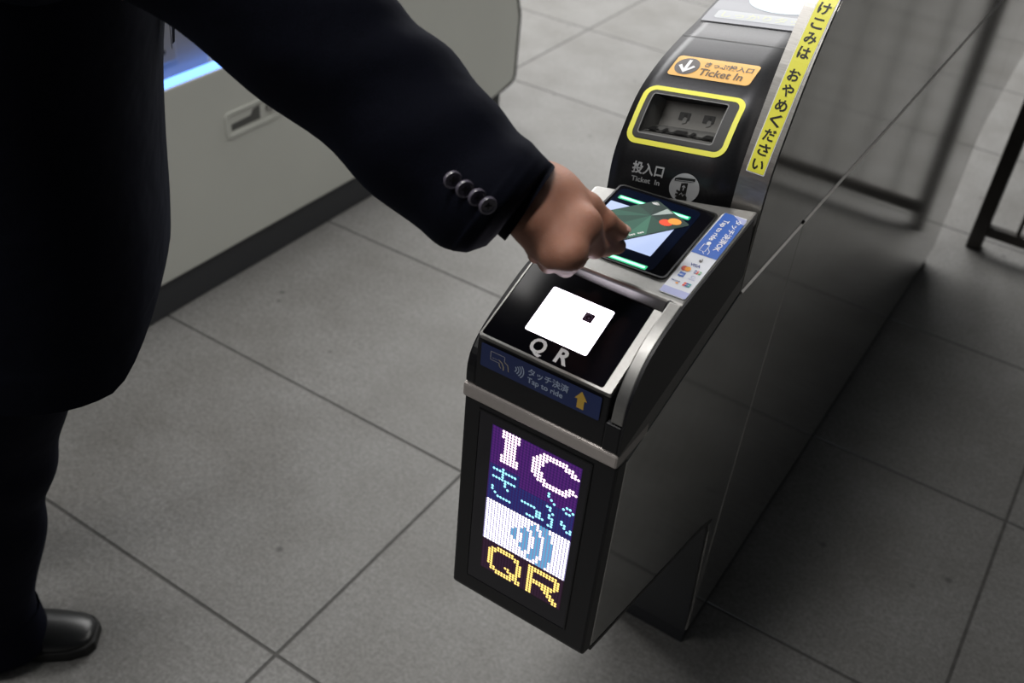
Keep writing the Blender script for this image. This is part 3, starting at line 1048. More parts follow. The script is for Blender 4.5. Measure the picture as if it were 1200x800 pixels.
d.shape([(-0.3795, .0420), (-0.3715, .0420), (-0.3715, .0660), (-0.3795, .0650)], 0.0014, 1, n=12)
d.strip([(-0.3755, .0560), (-0.3755, .0620)], .0012, 0.0017, 0); d.strip([(-0.3775, .0600), (-0.3755, .0625), (-0.3735, .0600)], .0011, 0.0017, 0)
d.shape([(-0.3805, .0400), (-0.3700, .0400), (-0.3690, .0480), (-0.3720, .0520), (-0.3810, .0530), (-0.3820, .0460)], 0.0016, 1, n=10)
for (xa, ya) in ((-0.3835, .0545), (-0.3840, .0500), (-0.3830, .0460)):
    d.strip([(xa, ya), (xa + .006, ya - .002)], .0026, 0.0015, 1)
d.strip([(-0.3790, .0500), (-0.3765, .0530), (-0.3745, .0490), (-0.3725, .0520)], .0008, 0.0019, 0)
d.build('hand_pictogram', [LGREY, INK], gate, fixn=False)
d = Deco(f_head)
d.shape([(HXL - .0003, .2725), (HXR, .2725), (HXR, .2737), (HXL - .0003, .2737)], 0.0004, 0, n=2)
d.build('head_seam', INK, gate, fixn=False)
# lit panel on top of the head
d = Deco(f_head)
d.shape([(-0.4680, .3150), (HXR, .3150), (HXR, .4600), (-0.4680, .4600)], 0.0010, 0, n=10)
d.ring([(-0.4680, .3150), (HXR, .3150), (HXR, .4600), (-0.4680, .4600)], [(-0.4690, .3140), (HXR, .3140), (HXR, .4610), (-0.4690, .4610)], 0.0008, 4)
d.shape(rr_poly(-0.4560, HXR - .002, .3240, .3420, .003), 0.0014, 1, n=4)
d.shape(ell(-0.3800, .3800, .052, .032, 32), 0.0014, 2, n=16)
d.text('しっかりタッチ', 0.0017, 3, -0.4480, -0.3300, .3275, height=0.0135)
d.build('guide_display', [LOOPSCREEN, LOOPBAND, LOOPGLOW, LOOPTEXT, INK], gate, fixn=False, label='pale lit guide display')

# ================================================================== SECOND GATE across the aisle
LX = -1.780
gate2 = thing('ticket_gate', (LX - 0.12, 1.9, 0), 'cream enamel ticket gate behind the arm with blue light strip and recessed handle', 'ticket gate')
y0, y1 = 0.62, 2.945
lb = MB()
side = [(y0 + .02, .585), (y0, .56), (y0, .15), (y0 + .16, .10), (y1 - .17, .10), (y1 - .015, .135), (y1 - .002, .15), (y1, .36), (y1 - .03, .45), (y1 - .12, .585)]
lb.prism_x(side, LX - 0.24, LX)
lb.build('cabinet_body', CREAM, gate2, bevel=0.004)
lb = MB()
e_o = [(y1 - .18, .097), (y1 - .012, .128), (y1 + .006, .147), (y1 + .008, .362), (y1 - .024, .456), (y1 - .11, .588)]
e_i = [(y1 - .18, .103), (y1 - .018, .136), (y1 - .003, .15), (y1 - .001, .36), (y1 - .031, .452), (y1 - .12, .585)]
lb.prism_x(e_o + e_i[::-1], LX - 0.242, LX + 0.0015)
lb.build('edge_trim', BLACK, gate2)
lb = MB(); lb.box((LX - .225, y0 + .06, 0), (LX - .008, y1 - .075, .101)); lb.build('plinth', PLINTH, gate2, bevel=.003)
lb = MB(); lb.box((LX - .23, y0 + .05, .02), (LX - .001, 1.0, .03)); lb = None
# door mechanism above the ledge
lb = MB(); lb.box((LX - .24, y0 + .03, .58), (LX - .040, 1.615, 1.02)); lb.build('door_housing', GREYP, gate2, bevel=.006)
lb = MB(); lb.box((LX - .24, 1.62, .58), (LX - .055, y1 - .25, .98)); lb.build('upper_cabinet', CREAM, gate2, bevel=.006)
lb = MB(); lb.box((LX - .041, y0 + .10, .625), (LX - .030, 1.515, .96)); fd = lb.build('flap_door', GREYP, gate2, bevel=.005)
lb = MB(); lb.tube((LX - .031, 1.475, .655), (LX - .0285, 1.475, .655), .006); lb.build('screw', INK, fd)
lb = MB(); lb.box((LX - .030, y0 + .05, .583), (LX - .004, 1.95, .5925)); lb.build('light_strip', BLUELED, gate2, label='glowing blue light strip')
# recessed pull handle
def f_l(a, b, off):
    return (LX + off, a, b)
d = Deco(f_l)
HA, HB, HC, HD = 1.606, 1.800, .403, .470
P0, P1 = rr_poly(HA, HB, HC, HD, .014), rr_poly(HA + .008, HB - .008, HC + .008, HD - .008, .009)
d.ring(P0, P1, 0.004, 0)
n = len(P0); b0 = len(d.V)
d.V += [f_l(a, b, .004) for a, b in P0] + [f_l(a, b, -.001) for a, b in P0] + [f_l(a, b, .004) for a, b in P1] + [f_l(a, b, 0.0004) for a, b in P1]
for i in range(n):
    j = (i + 1) % n
    d.F += [(b0 + i, b0 + j, b0 + n + j, b0 + n + i), (b0 + 2 * n + i, b0 + 2 * n + j, b0 + 3 * n + j, b0 + 3 * n + i)]; d.I += [0, 0]
d.poly(P1, 0.0006, 0)
hd = d.build('pull_handle', [CREAM], gate2)
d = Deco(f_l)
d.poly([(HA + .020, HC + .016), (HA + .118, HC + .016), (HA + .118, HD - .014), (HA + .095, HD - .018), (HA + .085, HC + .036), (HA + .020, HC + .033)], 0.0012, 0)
d.build('recess_shade', mat('recess_shadow_grey', (0.10, 0.10, 0.095), 0.7), hd, fixn=False)  # shade inside the handle recess, painted as a flat dark patch
lb = MB(); lb.tube((LX + .0005, HA + .150, HC + .036), (LX + .006, HA + .150, HC + .036), .012); lb.build('handle_lock', SATIN, hd)

# ================================================================== RAILING beyond the right gate
rail = thing('railing', (0.2, 3.15, 0), 'dark brown steel railing with thin balusters behind the far end of the gate', 'railing')
mb = MB(); mb.box((-.212, 3.128, 0), (-.168, 3.172, 1.05)); mb.build('post', RAILM, rail, bevel=.003)
mb = MB(); mb.box((1.10, 3.128, 0), (1.144, 3.172, 1.05)); mb.build('post', RAILM, rail, bevel=.003)
mb = MB(); mb.box((-.168, 3.136, .05), (1.10, 3.164, .083)); mb.build('bottom_rail', RAILM, rail, bevel=.002)
mb = MB(); mb.box((-.212, 3.125, 1.05), (1.144, 3.175, 1.085)); mb.build('top_rail', RAILM, rail, bevel=.003)
for k in range(10):
    x = -.085 + k * .116
    mb = MB(); mb.tube((x, 3.15, .083), (x, 3.15, 1.05), .0065, n=10); mb.build('baluster', RAILM, rail)

# ================================================================== PAYMENT CARD
cA, cR, cD = Vector((-.3647, .9048, 1.0710)), Vector((-.311, .8785, 1.0730)), Vector((-.3491, .8098, 1.0735))
lx = (cD - cR).normalized()
sx_ = (cA - cR); sx_ = (sx_ - lx * sx_.dot(lx)).normalized()
nz_ = lx.cross(sx_).normalized()
if nz_.z < 0:
    nz_ = -nz_
CL, CW = 0.0860, 0.0570
org = cR - lx * .001 - sx_ * .001


def f_card(a, b, off):                               # a along the long edge, b across
    return org + lx * (a * CL) + sx_ * (b * CW) + nz_ * off


card = thing('payment_card', org + lx * CL / 2 + sx_ * CW / 2, 'dark green faceted bank card pinched between thumb and finger above the reader', 'card')
P = rr_poly(0, 1, 0, 1, .045, 5)
n = len(P)
cb = MB()
cb.add([f_card(a, b, .0004) for a, b in P] + [f_card(a, b, -.0004) for a, b in P],
       [tuple(range(n)), tuple(range(2 * n - 1, n - 1, -1))] + [(i, (i + 1) % n, n + (i + 1) % n, n + i) for i in range(n)])
G = [mat('card_green_%d' % i, c, 0.5, spec=.05) for i, c in enumerate(((.008, .034, .027), (.014, .058, .041), (.025, .10, .07), (.042, .15, .10), (.34, .40, .39), (.006, .024, .020)))]
cbody = cb.build('card_body', [G[0]], card)
d = Deco(f_card)
ctr = (.30, .56)
fan = [(.02, .47), (.02, .66), (.03, .97), (.30, .985), (.62, .985), (.97, .97), (.97, .50), (.97, .03), (.62, .015), (.30, .015), (.03, .03)]
cols_ = [4, 5, 0, 1, 2, 1, 2, 3, 1, 0, 5]
for i in range(len(fan)):
    d.poly([ctr, fan[i], fan[(i + 1) % len(fan)]], 0.00048, cols_[i])
d.build('facet_print', G, card, fixn=False)
d = Deco(f_card)
d.poly(ell(.240, .235, .080, .121, 24), 0.0006, 0)
d.poly(ell(.125, .205, .080, .121, 24), 0.0007, 1)
for rad in (.02, .045, .07):
    d.strip([(.04 + rad * .9 * math.cos(math.radians(t_)), .93 + rad * 1.3 * math.sin(math.radians(t_))) for t_ in range(-80, 31, 15)], .017, .0006, 2)
for k in range(7):
    if k != 3:
        d.poly([(.62 + k * .030, .075), (.642 + k * .030, .075), (.642 + k * .030, .115), (.62 + k * .030, .115)], .0006, 2)
d.build('card_marks', [mat('card_red', (0.80, 0.07, 0.02), 0.5, spec=.05), mat('card_orange', (0.85, 0.33, 0.04), 0.5, spec=.05), mat('card_white', (.7, .7, .7), 0.5, spec=.05)], card, fixn=False)

# ================================================================== PERSON
FD = Vector((.75, .66, 0)).normalized()              # the way the person faces
RDv = Vector((FD.y, -FD.x, 0))                       # towards the person's right
person = thing('person', (-1.12, .58, 0), 'person in a dark navy suit reaching out to hold a green card over the reader', 'person')

J = dict(wristR=(-0.4196, 0.7741, 1.1200), wristU=(-0.4090, 0.7236, 1.1120), bump=(-0.3890, 0.8060, 1.1080), thCMC=(-0.4039, 0.7700, 1.1220), thMCP=(-0.3787, 0.7808, 1.1120),
         thIP=(-0.3622, 0.7885, 1.0980), thT=(-0.3519, 0.8048, 1.0840),
         iM=(-0.3665, 0.7504, 1.1100), iP=(-0.3602, 0.7696, 1.0800), iD=(-0.3611, 0.7987, 1.0660), iT=(-0.3556, 0.8127, 1.0620),
         mM=(-0.3595, 0.7178, 1.0980), mP=(-0.3768, 0.7469, 1.0620), mD=(-0.3892, 0.7942, 1.0400), mT=(-0.3919, 0.8232, 1.0400), 
         rM=(-0.3761, 0.7181, 1.0900), rP=(-0.3956, 0.7468, 1.0580), rD=(-0.4037, 0.7881, 1.0400), rT=(-0.4075, 0.8186, 1.0400), 
         pM=(-0.3982, 0.7291, 1.0840), pP=(-0.4142, 0.7550, 1.0560), pD=(-0.4204, 0.7886, 1.0420), pT=(-0.4209, 0.8095, 1.0420))


def hand_sdf(P):
    j = J
    # palm: a fan of metacarpals
    d = cap(P, j['wristR'], j['iM'], .0195, .0145)
    wm = (np.array(j['wristR']) + np.array(j['wristU'])) / 2
    d = smin(d, cap(P, wm, j['mM'], .021, .0145), .014)
    d = smin(d, cap(P, wm, j['rM'], .021, .0140), .014)
    d = smin(d, cap(P, j['wristU'], j['pM'], .0190, .0130), .014)
    d = smin(d, cap(P, j['wristR'], j['thCMC'], .0195, .0165), .012)
    d = smin(d, cap(P, j['thCMC'], j['thMCP'], .0165, .0120), .012)
    d = smin(d, cap(P, j['thCMC'], j['iM'], .0140, .0130), .014)
    d = smin(d, cap(P, j['thMCP'], j['bump'], .0090, .0050), .006)
    d = smin(d, cap(P, (-.50, .722, 1.156), wm, .028, .025), .014)
    d = smin(d, cap(P, (-.50, .728, 1.156), j['wristR'], .022, .0195), .014)
    d = smin(d, cap(P, (-.50, .716, 1.156), j['wristU'], .020, .0180), .014)
    th = cap(P, j['thMCP'], j['thIP'], .0122, .0112)
    th = smin(th, cap(P, j['thIP'], j['thT'], .0112, .0086), .004)
    d = smin(d, th, .008)
    for k, r in (('i', 1.13), ('m', 1.02), ('r', .97), ('p', .86)):
        f = cap(P, j[k + 'M'], j[k + 'P'], .0118 * r, .0100 * r)
        f = smin(f, cap(P, j[k + 'P'], j[k + 'D'], .0100 * r, .0086 * r), .003)
        f = smin(f, cap(P, j[k + 'D'], j[k + 'T'], .0086 * r, .0074 * r), .003)
        d = smin(d, f, .009 if k == 'i' else .007)
    q = {k: np.array(j[k]) for k in ('iM', 'iP', 'mM', 'mP', 'rM', 'rP')}
    d = smin(d, cap(P, q['iM'], q['mM'], .0125, .0125), .012)
    d = smin(d, cap(P, q['iM'] * .45 + q['iP'] * .55, q['mM'] * .4 + q['mP'] * .6, .0095, .0095), .012)
    return d


Vh, Fh = surface_net(hand_sdf, (-.545, .655, .985), (-.325, .875, 1.21), .0017)

# bodily frame
HIP_R, HIP_L = (-1.025, .570, .86), (-1.12, .72, .86)
KNE_R, KNE_L = (-1.150, .550, .48), (-1.33, .66, .47)
ANK_R, ANK_L = (-1.275, .505, .09), (-1.50, .52, .09)
SH_R, SH_L = (-.885, .575, 1.345), (-1.12, .835, 1.37)
CHEST, PELV, NECK = (-1.02, .69, 1.22), (-1.055, .66, .88), (-.99, .72, 1.42)
HEADC = (-.96, .755, 1.555)
ELB_R = (-.65, .672, 1.262)
ELB_L = (-1.26, .80, 1.10)
WR_L = (-1.34, .80, .86)
AX = [list(FD), list(RDv), [0, 0, 1]]
FDn = np.array(FD)


def body_sdf(P):
    d = ellip(P, np.array(CHEST) - [0, 0, .04], AX, (.088, .145, .20))
    d = smin(d, ellip(P, PELV, AX, (.09, .145, .13)), .08)
    d = smin(d, cap(P, np.array(SH_R) - [0, 0, .055], np.array(SH_L) - [0, 0, .085], .040, .040), .03)
    d = smin(d, cap(P, np.array(NECK) - [0, 0, .10], np.array(HEADC) - [0, 0, .03], .052, .05), .02)
    hd = ellip(P, np.array(HEADC) + [0, 0, .03], AX, (.098, .078, .10))
    hd = smin(hd, ellip(P, np.array(HEADC) + FDn * .02 - [0, 0, .05], AX, (.075, .058, .075)), .03)
    nose = np.array(HEADC) + FDn * .097
    hd = smin(hd, cap(P, nose + [0, 0, .03], nose + FDn * .014 - [0, 0, .012], .010, .013), .012)
    for s in (-1, 1):
        ear = np.array(HEADC) + np.array(RDv) * s * .076 - FDn * .008
        hd = smin(hd, ellip(P, ear, AX, (.018, .009, .032)), .006)
    mouth = np.array(HEADC) + FDn * .088 - [0, 0, .048]
    hd = smin(hd, ellip(P, mouth, AX, (.010, .024, .009)), .01)
    d = smin(d, hd, .02)
    d = smin(d, cap(P, np.array(SH_R) - [0, 0, .045], ELB_R, .040, .032), .02)
    d = smin(d, cap(P, ELB_R, (-.50, .718, 1.156), .032, .028), .02)
    d = smin(d, cap(P, np.array(SH_L) - [0, 0, .08], ELB_L, .045, .040), .02)
    d = smin(d, cap(P, ELB_L, WR_L, .042, .028), .02)
    for h, k, a in ((HIP_R, KNE_R, ANK_R), (HIP_L, KNE_L, ANK_L)):
        d = smin(d, cap(P, h, k, .074, .048), .03)
        d = smin(d, cap(P, k, a, .048, .034), .02)
        d = smin(d, cap(P, a, np.array(a) - [0, 0, .045], .032, .020), .01)
        d = smin(d, cap(P, np.array(a) - [0, 0, .045], np.array(a) + FDn * .06 - [0, 0, .062], .020, .014), .01)
    return d


Vb_, Fb_ = surface_net(body_sdf, (-1.62, .36, .0), (-.46, 1.14, 1.72), .0105)


def lhand_sdf(P):
    w = np.array(WR_L)
    dn = np.array((0.02, 0.03, -1.0)); dn /= np.linalg.norm(dn)
    s = FDn
    d = cap(P, w, w + dn * .07, .026, .030)
    for k, (o, l) in enumerate(((.027, .085), (.009, .095), (-.009, .088), (-.026, .07))):
        a = w + dn * .075 + s * o
        m = a + dn * l * .5 + np.array((.012, -.008, 0))
        t_ = m + dn * l * .42 + np.array((.022, -.016, 0))
        f = smin(cap(P, a, m, .0098, .009), cap(P, m, t_, .009, .0078), .003)
        d = smin(d, f, .005)
    a = w + dn * .03 + s * .03
    m = a + dn * .04 + s * .02
    d = smin(d, smin(cap(P, a, m, .014, .011), cap(P, m, m + dn * .03, .011, .009), .004), .008)
    return d


Vl, Fl = surface_net(lhand_sdf, np.array(WR_L) - [.09, .09, .24], np.array(WR_L) + [.09, .12, .05], .0035)
bb = MB(); bb.add(Vb_, Fb_); bb.add(Vl, Fl); bb.add(Vh, Fh)
body = bb.build('body', [SKIN], person, smooth=True, fixn=False)
sm = body.modifiers.new('soften', 'SMOOTH'); sm.factor = .5; sm.iterations = 2

# thumbnail
tT, tI = Vector(J['thT']), Vector(J['thIP'])
td = (tT - tI).normalized()
nup = Vector((.22, .08, 1)); nup = (nup - td * nup.dot(td)).normalized()
nsd = td.cross(nup)
nb = MB()
rows = []
for i in range(7):
    u = -1 + 2 * i / 6
    for k in range(7):
        v = -1 + 2 * k / 6
        w = math.sqrt(max(0, 1 - .75 * v * v)) if i in (0, 6) else 1
        ang = v * 0.75
        p = tT + td * (.0012 + u * .0055 * (1 - .25 * v * v)) + (nup * math.cos(ang) + nsd * math.sin(ang)) * (.0088 - .0004 * abs(u))
        rows.append(p)
nb.add(rows, [(i * 7 + k, i * 7 + k + 1, (i + 1) * 7 + k + 1, (i + 1) * 7 + k) for i in range(6) for k in range(6)])
nb.build('thumbnail', NAIL, person, smooth=True)

# face details: eyes and hair
for s in (-1, 1):
    c = Vector(HEADC) + FD * .080 + RDv * (s * .032) + Vector((0, 0, .028))
    bm = bmesh.new(); bmesh.ops.create_uvsphere(bm, u_segments=12, v_segments=8, radius=.012)
    V = [v.co + c for v in bm.verts]; F = [tuple(v.index for v in f.verts) for f in bm.faces]
    idx = [1 if (sum((v.co for v in f.verts), Vector()) / len(f.verts)).normalized().dot(FD) > .88 else 0 for f in bm.faces]
    bm.free()
    mesh('eye', V, F, [mat('eye_white', (.8, .8, .78), .2), INK], person, smooth=True, idx=idx)


def hair_sdf(P):
    h = np.array(HEADC) + [0, 0, .035]
    d = ellip(P, h - FDn * .008, AX, (.107, .088, .108))
    face = (P - h) @ FDn - .055 + np.maximum(0, (P[..., 2] - h[2] - .02)) * -.9
    low = (h[2] - .055 - P[..., 2]) + 0.0
    return np.maximum(np.maximum(d, face), low)


Vx, Fx = surface_net(hair_sdf, np.array(HEADC) - .15, np.array(HEADC) + .18, .006)
hr = mesh('hair', Vx, Fx, HAIR, person, smooth=True, fixn=False)


# ---- clothing
def ring_xy(c, a, b, n, e=2.4, z=None):
    """superellipse: a towards the person's side, b towards the front"""
    out = []
    for i in range(n):
        t_ = 2 * math.pi * i / n
        ct, st_ = math.cos(t_), math.sin(t_)
        x = math.copysign(abs(ct) ** (2 / e), ct) * b
        y = math.copysign(abs(st_) ** (2 / e), st_) * a
        out.append((ct, st_, Vector(c) + FD * x + RDv * y))
    return out


NJ = 48
secs = [(1.462, -.985, .718, .062, .064), (1.435, -.985, .717, .068, .068), (1.425, -.986, .715, .085, .072), (1.40, -.99, .71, .15, .085), (1.37, -.995, .706, .20, .105), (1.32, -1.005, .70, .215, .118), (1.22, -1.02, .69, .205, .128), (1.10, -1.035, .675, .195, .128),
        (1.0, -1.045, .665, .195, .132), (.90, -1.055, .655, .202, .140), (.82, -1.063, .648, .206, .145), (.795, -1.065, .645, .208, .147), (.748, -1.069, .641, .208, .148)]
fine = []
for i in range(len(secs) - 1):
    q0, q1, q2, q3 = (np.array(secs[min(max(i + o_, 0), len(secs) - 1)]) for o_ in (-1, 0, 1, 2))
    for t_ in (0, .25, .5, .75):
        fine.append((i + t_, .5 * (2 * q1 + (q2 - q0) * t_ + (2 * q0 - 5 * q1 + 4 * q2 - q3) * t_ ** 2 + (3 * q1 - q0 - 3 * q2 + q3) * t_ ** 3)))
fine.append((len(secs) - 1, np.array(secs[-1])))
rings = []
for k, (z, x, y, a, b) in fine:
    z, x, y, a, b = float(z), float(x), float(y), float(a), float(b)
    r = []
    for ct, st_, p in ring_xy((x, y, z), a, b, NJ):
        q = p.copy()
        if k > 9:                                   # curved front quarters: the hem rises towards the front opening
            f = max(0.0, (ct - .62) / .38)
            lift = .07 * f ** 1.5
            q.z = z + lift * (k - 9) / 3
        r.append(q)
    rings.append(r)
Vj, Fj = loft(rings, (False, False))
jb = MB(); jb.add(Vj, Fj, 0)
# hem folded inwards so that the cloth has thickness
lastr = rings[-1]
cen = sum(lastr, Vector()) / NJ
inr = [p + (cen - p).normalized() * .006 + Vector((0, 0, .0)) for p in lastr]
inr2 = [p + (cen - p).normalized() * .008 + Vector((0, 0, .12)) for p in lastr]
V2, F2 = loft([lastr, inr, inr2], (False, False))
jb.add(V2, F2, 0)

# right sleeve
SLV = [((-0.4185, 0.7389, 1.1180), (0.0061, 0.0289, 0.0290)), ((-0.4259, 0.7423, 1.1185), (0.0092, 0.0297, 0.0280)), ((-0.4260, 0.7289, 1.1200), (0.0091, 0.0344, 0.0334)),
       ((-0.4343, 0.7181, 1.1220), (0.0111, 0.0404, 0.0390)), ((-0.4447, 0.7147, 1.1250), (0.0125, 0.0437, 0.0417)), ((-0.4553, 0.7152, 1.1280), (0.0097, 0.0442, 0.0442)),
       ((-0.4796, 0.7129, 1.1380), (0.0117, 0.0468, 0.0458)), ((-0.5177, 0.7099, 1.1620), (0.0205, 0.0508, 0.0446)), ((-0.5566, 0.7054, 1.1870), (0.0283, 0.0534, 0.0426)),
       ((-0.5992, 0.6948, 1.2130), (0.0408, 0.0560, 0.0373)), ((-0.6318, 0.6773, 1.2400), (0.0507, 0.0567, 0.0316)), ((-0.6783, 0.6647, 1.2720), (0.0599, 0.0572, 0.0262)),
       ((-0.7447, 0.6377, 1.3050), (0.0577, 0.0532, 0.0422)), ((-0.83, 0.605, 1.335), (0.03, 0.055, 0.075)), ((-0.92, 0.60, 1.33), (0.02, 0.05, 0.085))]
NS = 56
CAMSIDE = Vector((.45, -.75, .5))
axis_all = (Vector(SLV[0][0]) - Vector(SLV[9][0])).normalized()
srings = []
for i, (c, e1) in enumerate(SLV):
    c, e1 = Vector(c), Vector(e1)
    T = (Vector(SLV[max(i - 1, 0)][0]) - Vector(SLV[min(i + 1, len(SLV) - 1)][0])).normalized()
    if i < 6:
        T = axis_all
    e2 = T.cross(e1).normalized()
    if e2.dot(CAMSIDE) < 0:
        e2 = -e2
    e2 *= .043 + (e1.length - .042) * .7
    srings.append((c, e1, e2))


def sleeve_pt(i, th, out=0.0):
    """point on the sleeve; i is a fractional ring number, th the angle from its upper edge towards the viewer's side"""
    k = min(int(i), len(srings) - 2); t_ = i - k
    if k >= 4:
        q0, q1, q2, q3 = srings[max(k - 1, 4)], srings[k], srings[k + 1], srings[min(k + 2, len(srings) - 1)]
        c, a, b = (0.5 * (2 * q1[m] + (q2[m] - q0[m]) * t_ + (2 * q0[m] - 5 * q1[m] + 4 * q2[m] - q3[m]) * t_ ** 2 + (3 * q1[m] - q0[m] - 3 * q2[m] + q3[m]) * t_ ** 3) for m in range(3))
    else:
        c = srings[k][0].lerp(srings[k + 1][0], t_); a = srings[k][1].lerp(srings[k + 1][1], t_); b = srings[k][2].lerp(srings[k + 1][2], t_)
    v = a * math.cos(th) + b * math.sin(th)
    return c + v + v.normalized() * out


rr_ = []
NSUB = 4
idxs = [x / NSUB for x in range(0, (len(SLV) - 1) * NSUB + 1)]
for i in idxs:
    row = []
    for k in range(NS):
        th = 2 * math.pi * k / NS
        # soft folds
        w = 0.0022 * math.sin(3.1 * i + 2.2 * math.cos(th + .6)) * min(1, max(0, (i - 4.0) / 2)) + 0.003 * math.sin(1.3 * i + 2 * th) * min(1, max(0, (i - 6) / 3))
        row.append(sleeve_pt(i, th, w))
    rr_.append(row)
Vs, Fs = loft(rr_, (False, False))
jb.add(Vs, Fs, 0)
r0 = rr_[0]
c0 = srings[0][0]
lip = [p + (c0 - p).normalized() * .0035 for p in r0]
lip2 = [p + (c0 - p) * .16 - axis_all * .05 for p in r0]
V2, F2 = loft([r0, lip, lip2], (False, False))
jb.add(V2, F2, 0)
# left sleeve
lrs = []
for (c, r) in ((np.array(SH_L) - [0, 0, .035], .080), ((-1.20, .825, 1.25), .078), (ELB_L, .068), ((-1.305, .80, .98), .060), (WR_L, .052)):
    ctr_ = Vector(c)
    lrs.append([ctr_ + FD * (r * math.cos(2 * math.pi * k / 24)) + RDv * (r * math.sin(2 * math.pi * k / 24)) for k in range(24)])
V2, F2 = loft(lrs, (True, False)); jb.add(V2, F2, 0)
# padded shoulders close the armholes
for c_ in (Vector(SH_R) + Vector((-.005, .01, -.035)), Vector(SH_L) - Vector((0, 0, .055))):
    pr = []
    for q_ in range(9):
        ph = math.pi * (q_ + .02) / 8.04
        pr.append([c_ + FD * (.084 * math.sin(ph) * math.cos(2 * math.pi * k / 24)) + RDv * (.088 * math.sin(ph) * math.sin(2 * math.pi * k / 24)) + Vector((0, 0, .084 * math.cos(ph))) for k in range(24)])
    V2, F2 = loft(pr, (True, True)); jb.add(V2, F2, 0)
jacket = jb.build('jacket', [JACKET], person, smooth=True, fixn=False)
# lapel and collar
cb_ = MB()
for s in (-1, 1):
    tpl = [(.062, .03, 1.43), (.09, .085, 1.40), (.128, .075, 1.30), (.142, .012, 1.12), (.140, .004, 1.12), (.125, .02, 1.30), (.075, .022, 1.43)]
    V = []
    for f_, l_, z in tpl:
        b = Vector((-.995, .706, 0)).lerp(Vector((-1.035, .675, 0)), (1.43 - z) / .33)
        V.append(b + FD * f_ + RDv * (s * l_) + Vector((0, 0, z)))
    cb_.add(V, [(0, 1, 2), (0, 2, 5, 6), (2, 3, 4, 5)], 0)
cb_.build('lapel', JACKET, jacket)
sb_ = MB()
tpl = [(.060, -.05, 1.435), (.060, .05, 1.435), (.124, .02, 1.30), (.141, .0, 1.14), (.124, -.02, 1.30)]
V = []
for f_, l_, z in tpl:
    b = Vector((-.995, .706, 0)).lerp(Vector((-1.035, .675, 0)), (1.43 - z) / .33)
    V.append(b + FD * f_ + RDv * l_ + Vector((0, 0, z)))
sb_.add(V, [(0, 1, 2, 3, 4)], 0)
sb_.build('shirt_front', SHIRT, person)

# four overlapping cuff buttons


def ring_at(dist):
    lo_, hi_ = 2.0, 9.0
    for _ in range(40):
        mid = (lo_ + hi_) / 2
        if (srings[0][0] - sleeve_pt(mid, 1.5)).dot(axis_all) < dist:
            lo_ = mid
        else:
            hi_ = mid
    return lo_


d0 = (srings[0][0] - sleeve_pt(3.1, 1.5)).dot(axis_all) + .010
for q_ in range(3, -1, -1):
    ri, th = ring_at(d0 + .0128 * q_), 1.78
    p = sleeve_pt(ri, th, .001)
    nrm = (sleeve_pt(ri, th, .01) - p).normalized()
    nrm = (nrm + axis_all * .8).normalized()
    a = nrm.orthogonal().normalized(); b = nrm.cross(a)
    R0 = .0085
    prof = [(0.0, .0026), (.55, .0027), (.70, .0030), (.80, .0040), (.93, .0040), (1.0, .0030), (1.0, .0008), (.85, 0)]
    V = []
    for rr2, h in prof:
        V += [p + nrm * (h + .0012) + (a * math.cos(2 * math.pi * k / 24) + b * math.sin(2 * math.pi * k / 24)) * max(rr2 * R0, 1e-5) for k in range(24)]
    F = [(i * 24 + k, i * 24 + (k + 1) % 24, (i + 1) * 24 + (k + 1) % 24, (i + 1) * 24 + k) for i in range(len(prof) - 1) for k in range(24)]
    bt = MB(); bt.add(V, F, 0)
    for dx, dy in ((.22, .22), (-.22, .22), (.22, -.22), (-.22, -.22)):
        q = p + nrm * .0042 + (a * dx + b * dy) * R0
        bt.add([q + (a * math.cos(t_) + b * math.sin(t_)) * .0009 for t_ in [k * math.pi / 4 for k in range(8)]], [tuple(range(8))], 1)
    for (u0, v0, u1, v1) in ((.22, .22, -.22, -.22), (-.22, .22, .22, -.22)):
        q0, q1 = p + nrm * .0046 + (a * u0 + b * v0) * R0, p + nrm * .0046 + (a * u1 + b * v1) * R0
        bt.tube(q0, q1, .0006, n=6, mi=1)
    bt.build('cuff_button', [CUFFBTN, INK], jacket, smooth=False)

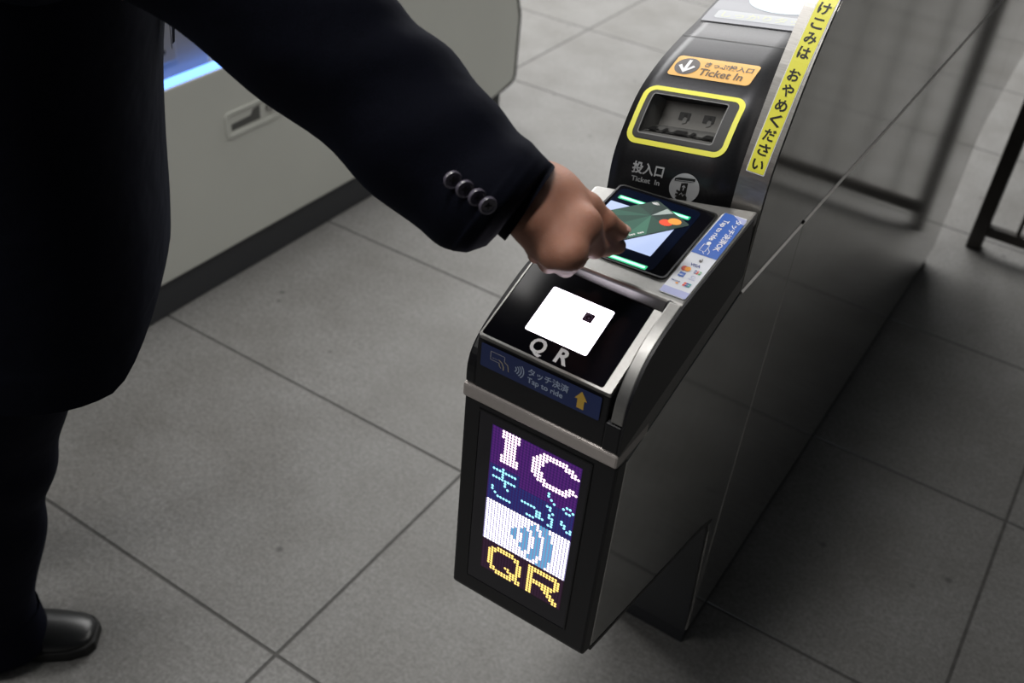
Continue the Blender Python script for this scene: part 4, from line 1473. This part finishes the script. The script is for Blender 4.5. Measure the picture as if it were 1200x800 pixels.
# trousers
tb = MB()
for (h, k, a) in ((HIP_R, KNE_R, ANK_R), (HIP_L, KNE_L, ANK_L)):
    h, k, a = Vector(h), Vector(k), Vector(a)
    st_ = [(h + Vector((0, 0, .10)), .095), (h, .094), (h.lerp(k, .35), .086), (h.lerp(k, .7), .078), (k + Vector((0, 0, .05)), .078), (k, .076), (k.lerp(a, .13), .066), (k.lerp(a, .22), .062), (k.lerp(a, .33), .072), (k.lerp(a, .45), .077), (k.lerp(a, .7), .072), (k.lerp(a, .9), .073), (a + Vector((.004, .003, -.02)), .079), (a + Vector((.012, .009, -.066)), .084)]
    rs = []
    for i, (c, r) in enumerate(st_):
        rs.append([c + FD * ((r * 1.08) * math.cos(2 * math.pi * q / 28)) + RDv * (r * .92 * math.sin(2 * math.pi * q / 28)) for q in range(28)])
    # thickness at the hem
    rs.append([p + (st_[-1][0] - p) * .06 for p in rs[-1]])
    rs.append([p + (st_[-1][0] - p) * .06 + Vector((0, 0, .08)) for p in rs[-1]])
    V2, F2 = loft(rs, (True, False)); tb.add(V2, F2, 0)
trs = tb.build('trousers', [TROUSER], person, smooth=True, fixn=False)
sub = trs.modifiers.new('soft', 'SUBSURF'); sub.levels = 1; sub.render_levels = 2

# shoes
def shoe(an, toe_dir, name):
    an = Vector((an[0], an[1], 0))
    f = Vector(toe_dir).normalized(); s = Vector((f.y, -f.x, 0))
    secs_ = [(-.075, .026, .055, 0.005), (-.065, .034, .075, 0), (-.02, .036, .085, 0), (.03, .038, .082, 0), (.08, .043, .066, 0), (.125, .046, .054, 0), (.165, .043, .046, 0), (.190, .033, .038, 0), (.203, .018, .028, .006)]
    up_, so = [], []
    for x, w, hgt, lo in secs_:
        rr2 = []
        for i in range(20):
            t_ = 2 * math.pi * i / 20
            rr2.append(an + f * x + s * (w * math.cos(t_)) + Vector((0, 0, .022 + max(-.006, math.sin(t_) * (hgt - .022)))))
        up_.append(rr2)
        so.append([an + f * (x * 1.02) + s * ((w + .003) * sx) + Vector((0, 0, z)) for sx, z in ((-1, 0.0), (1, 0.0), (1, .022), (-1, .022))])
    sh = MB(); V2, F2 = loft(up_, (True, True)); sh.add(V2, F2, 0)
    o = sh.build(name, SHOE, person, smooth=True)
    sv = o.modifiers.new('soft', 'SUBSURF'); sv.levels = 1; sv.render_levels = 2
    sl_ = MB(); V2, F2 = loft(so, (True, True)); sl_.add(V2, F2, 0)
    sl_.build('shoe_sole', SOLE, o, bevel=.003)


shoe((-1.310, .500, 0), (.80, .60, 0), 'shoe')
shoe((-1.515, .51, 0), (.70, .70, 0), 'shoe')
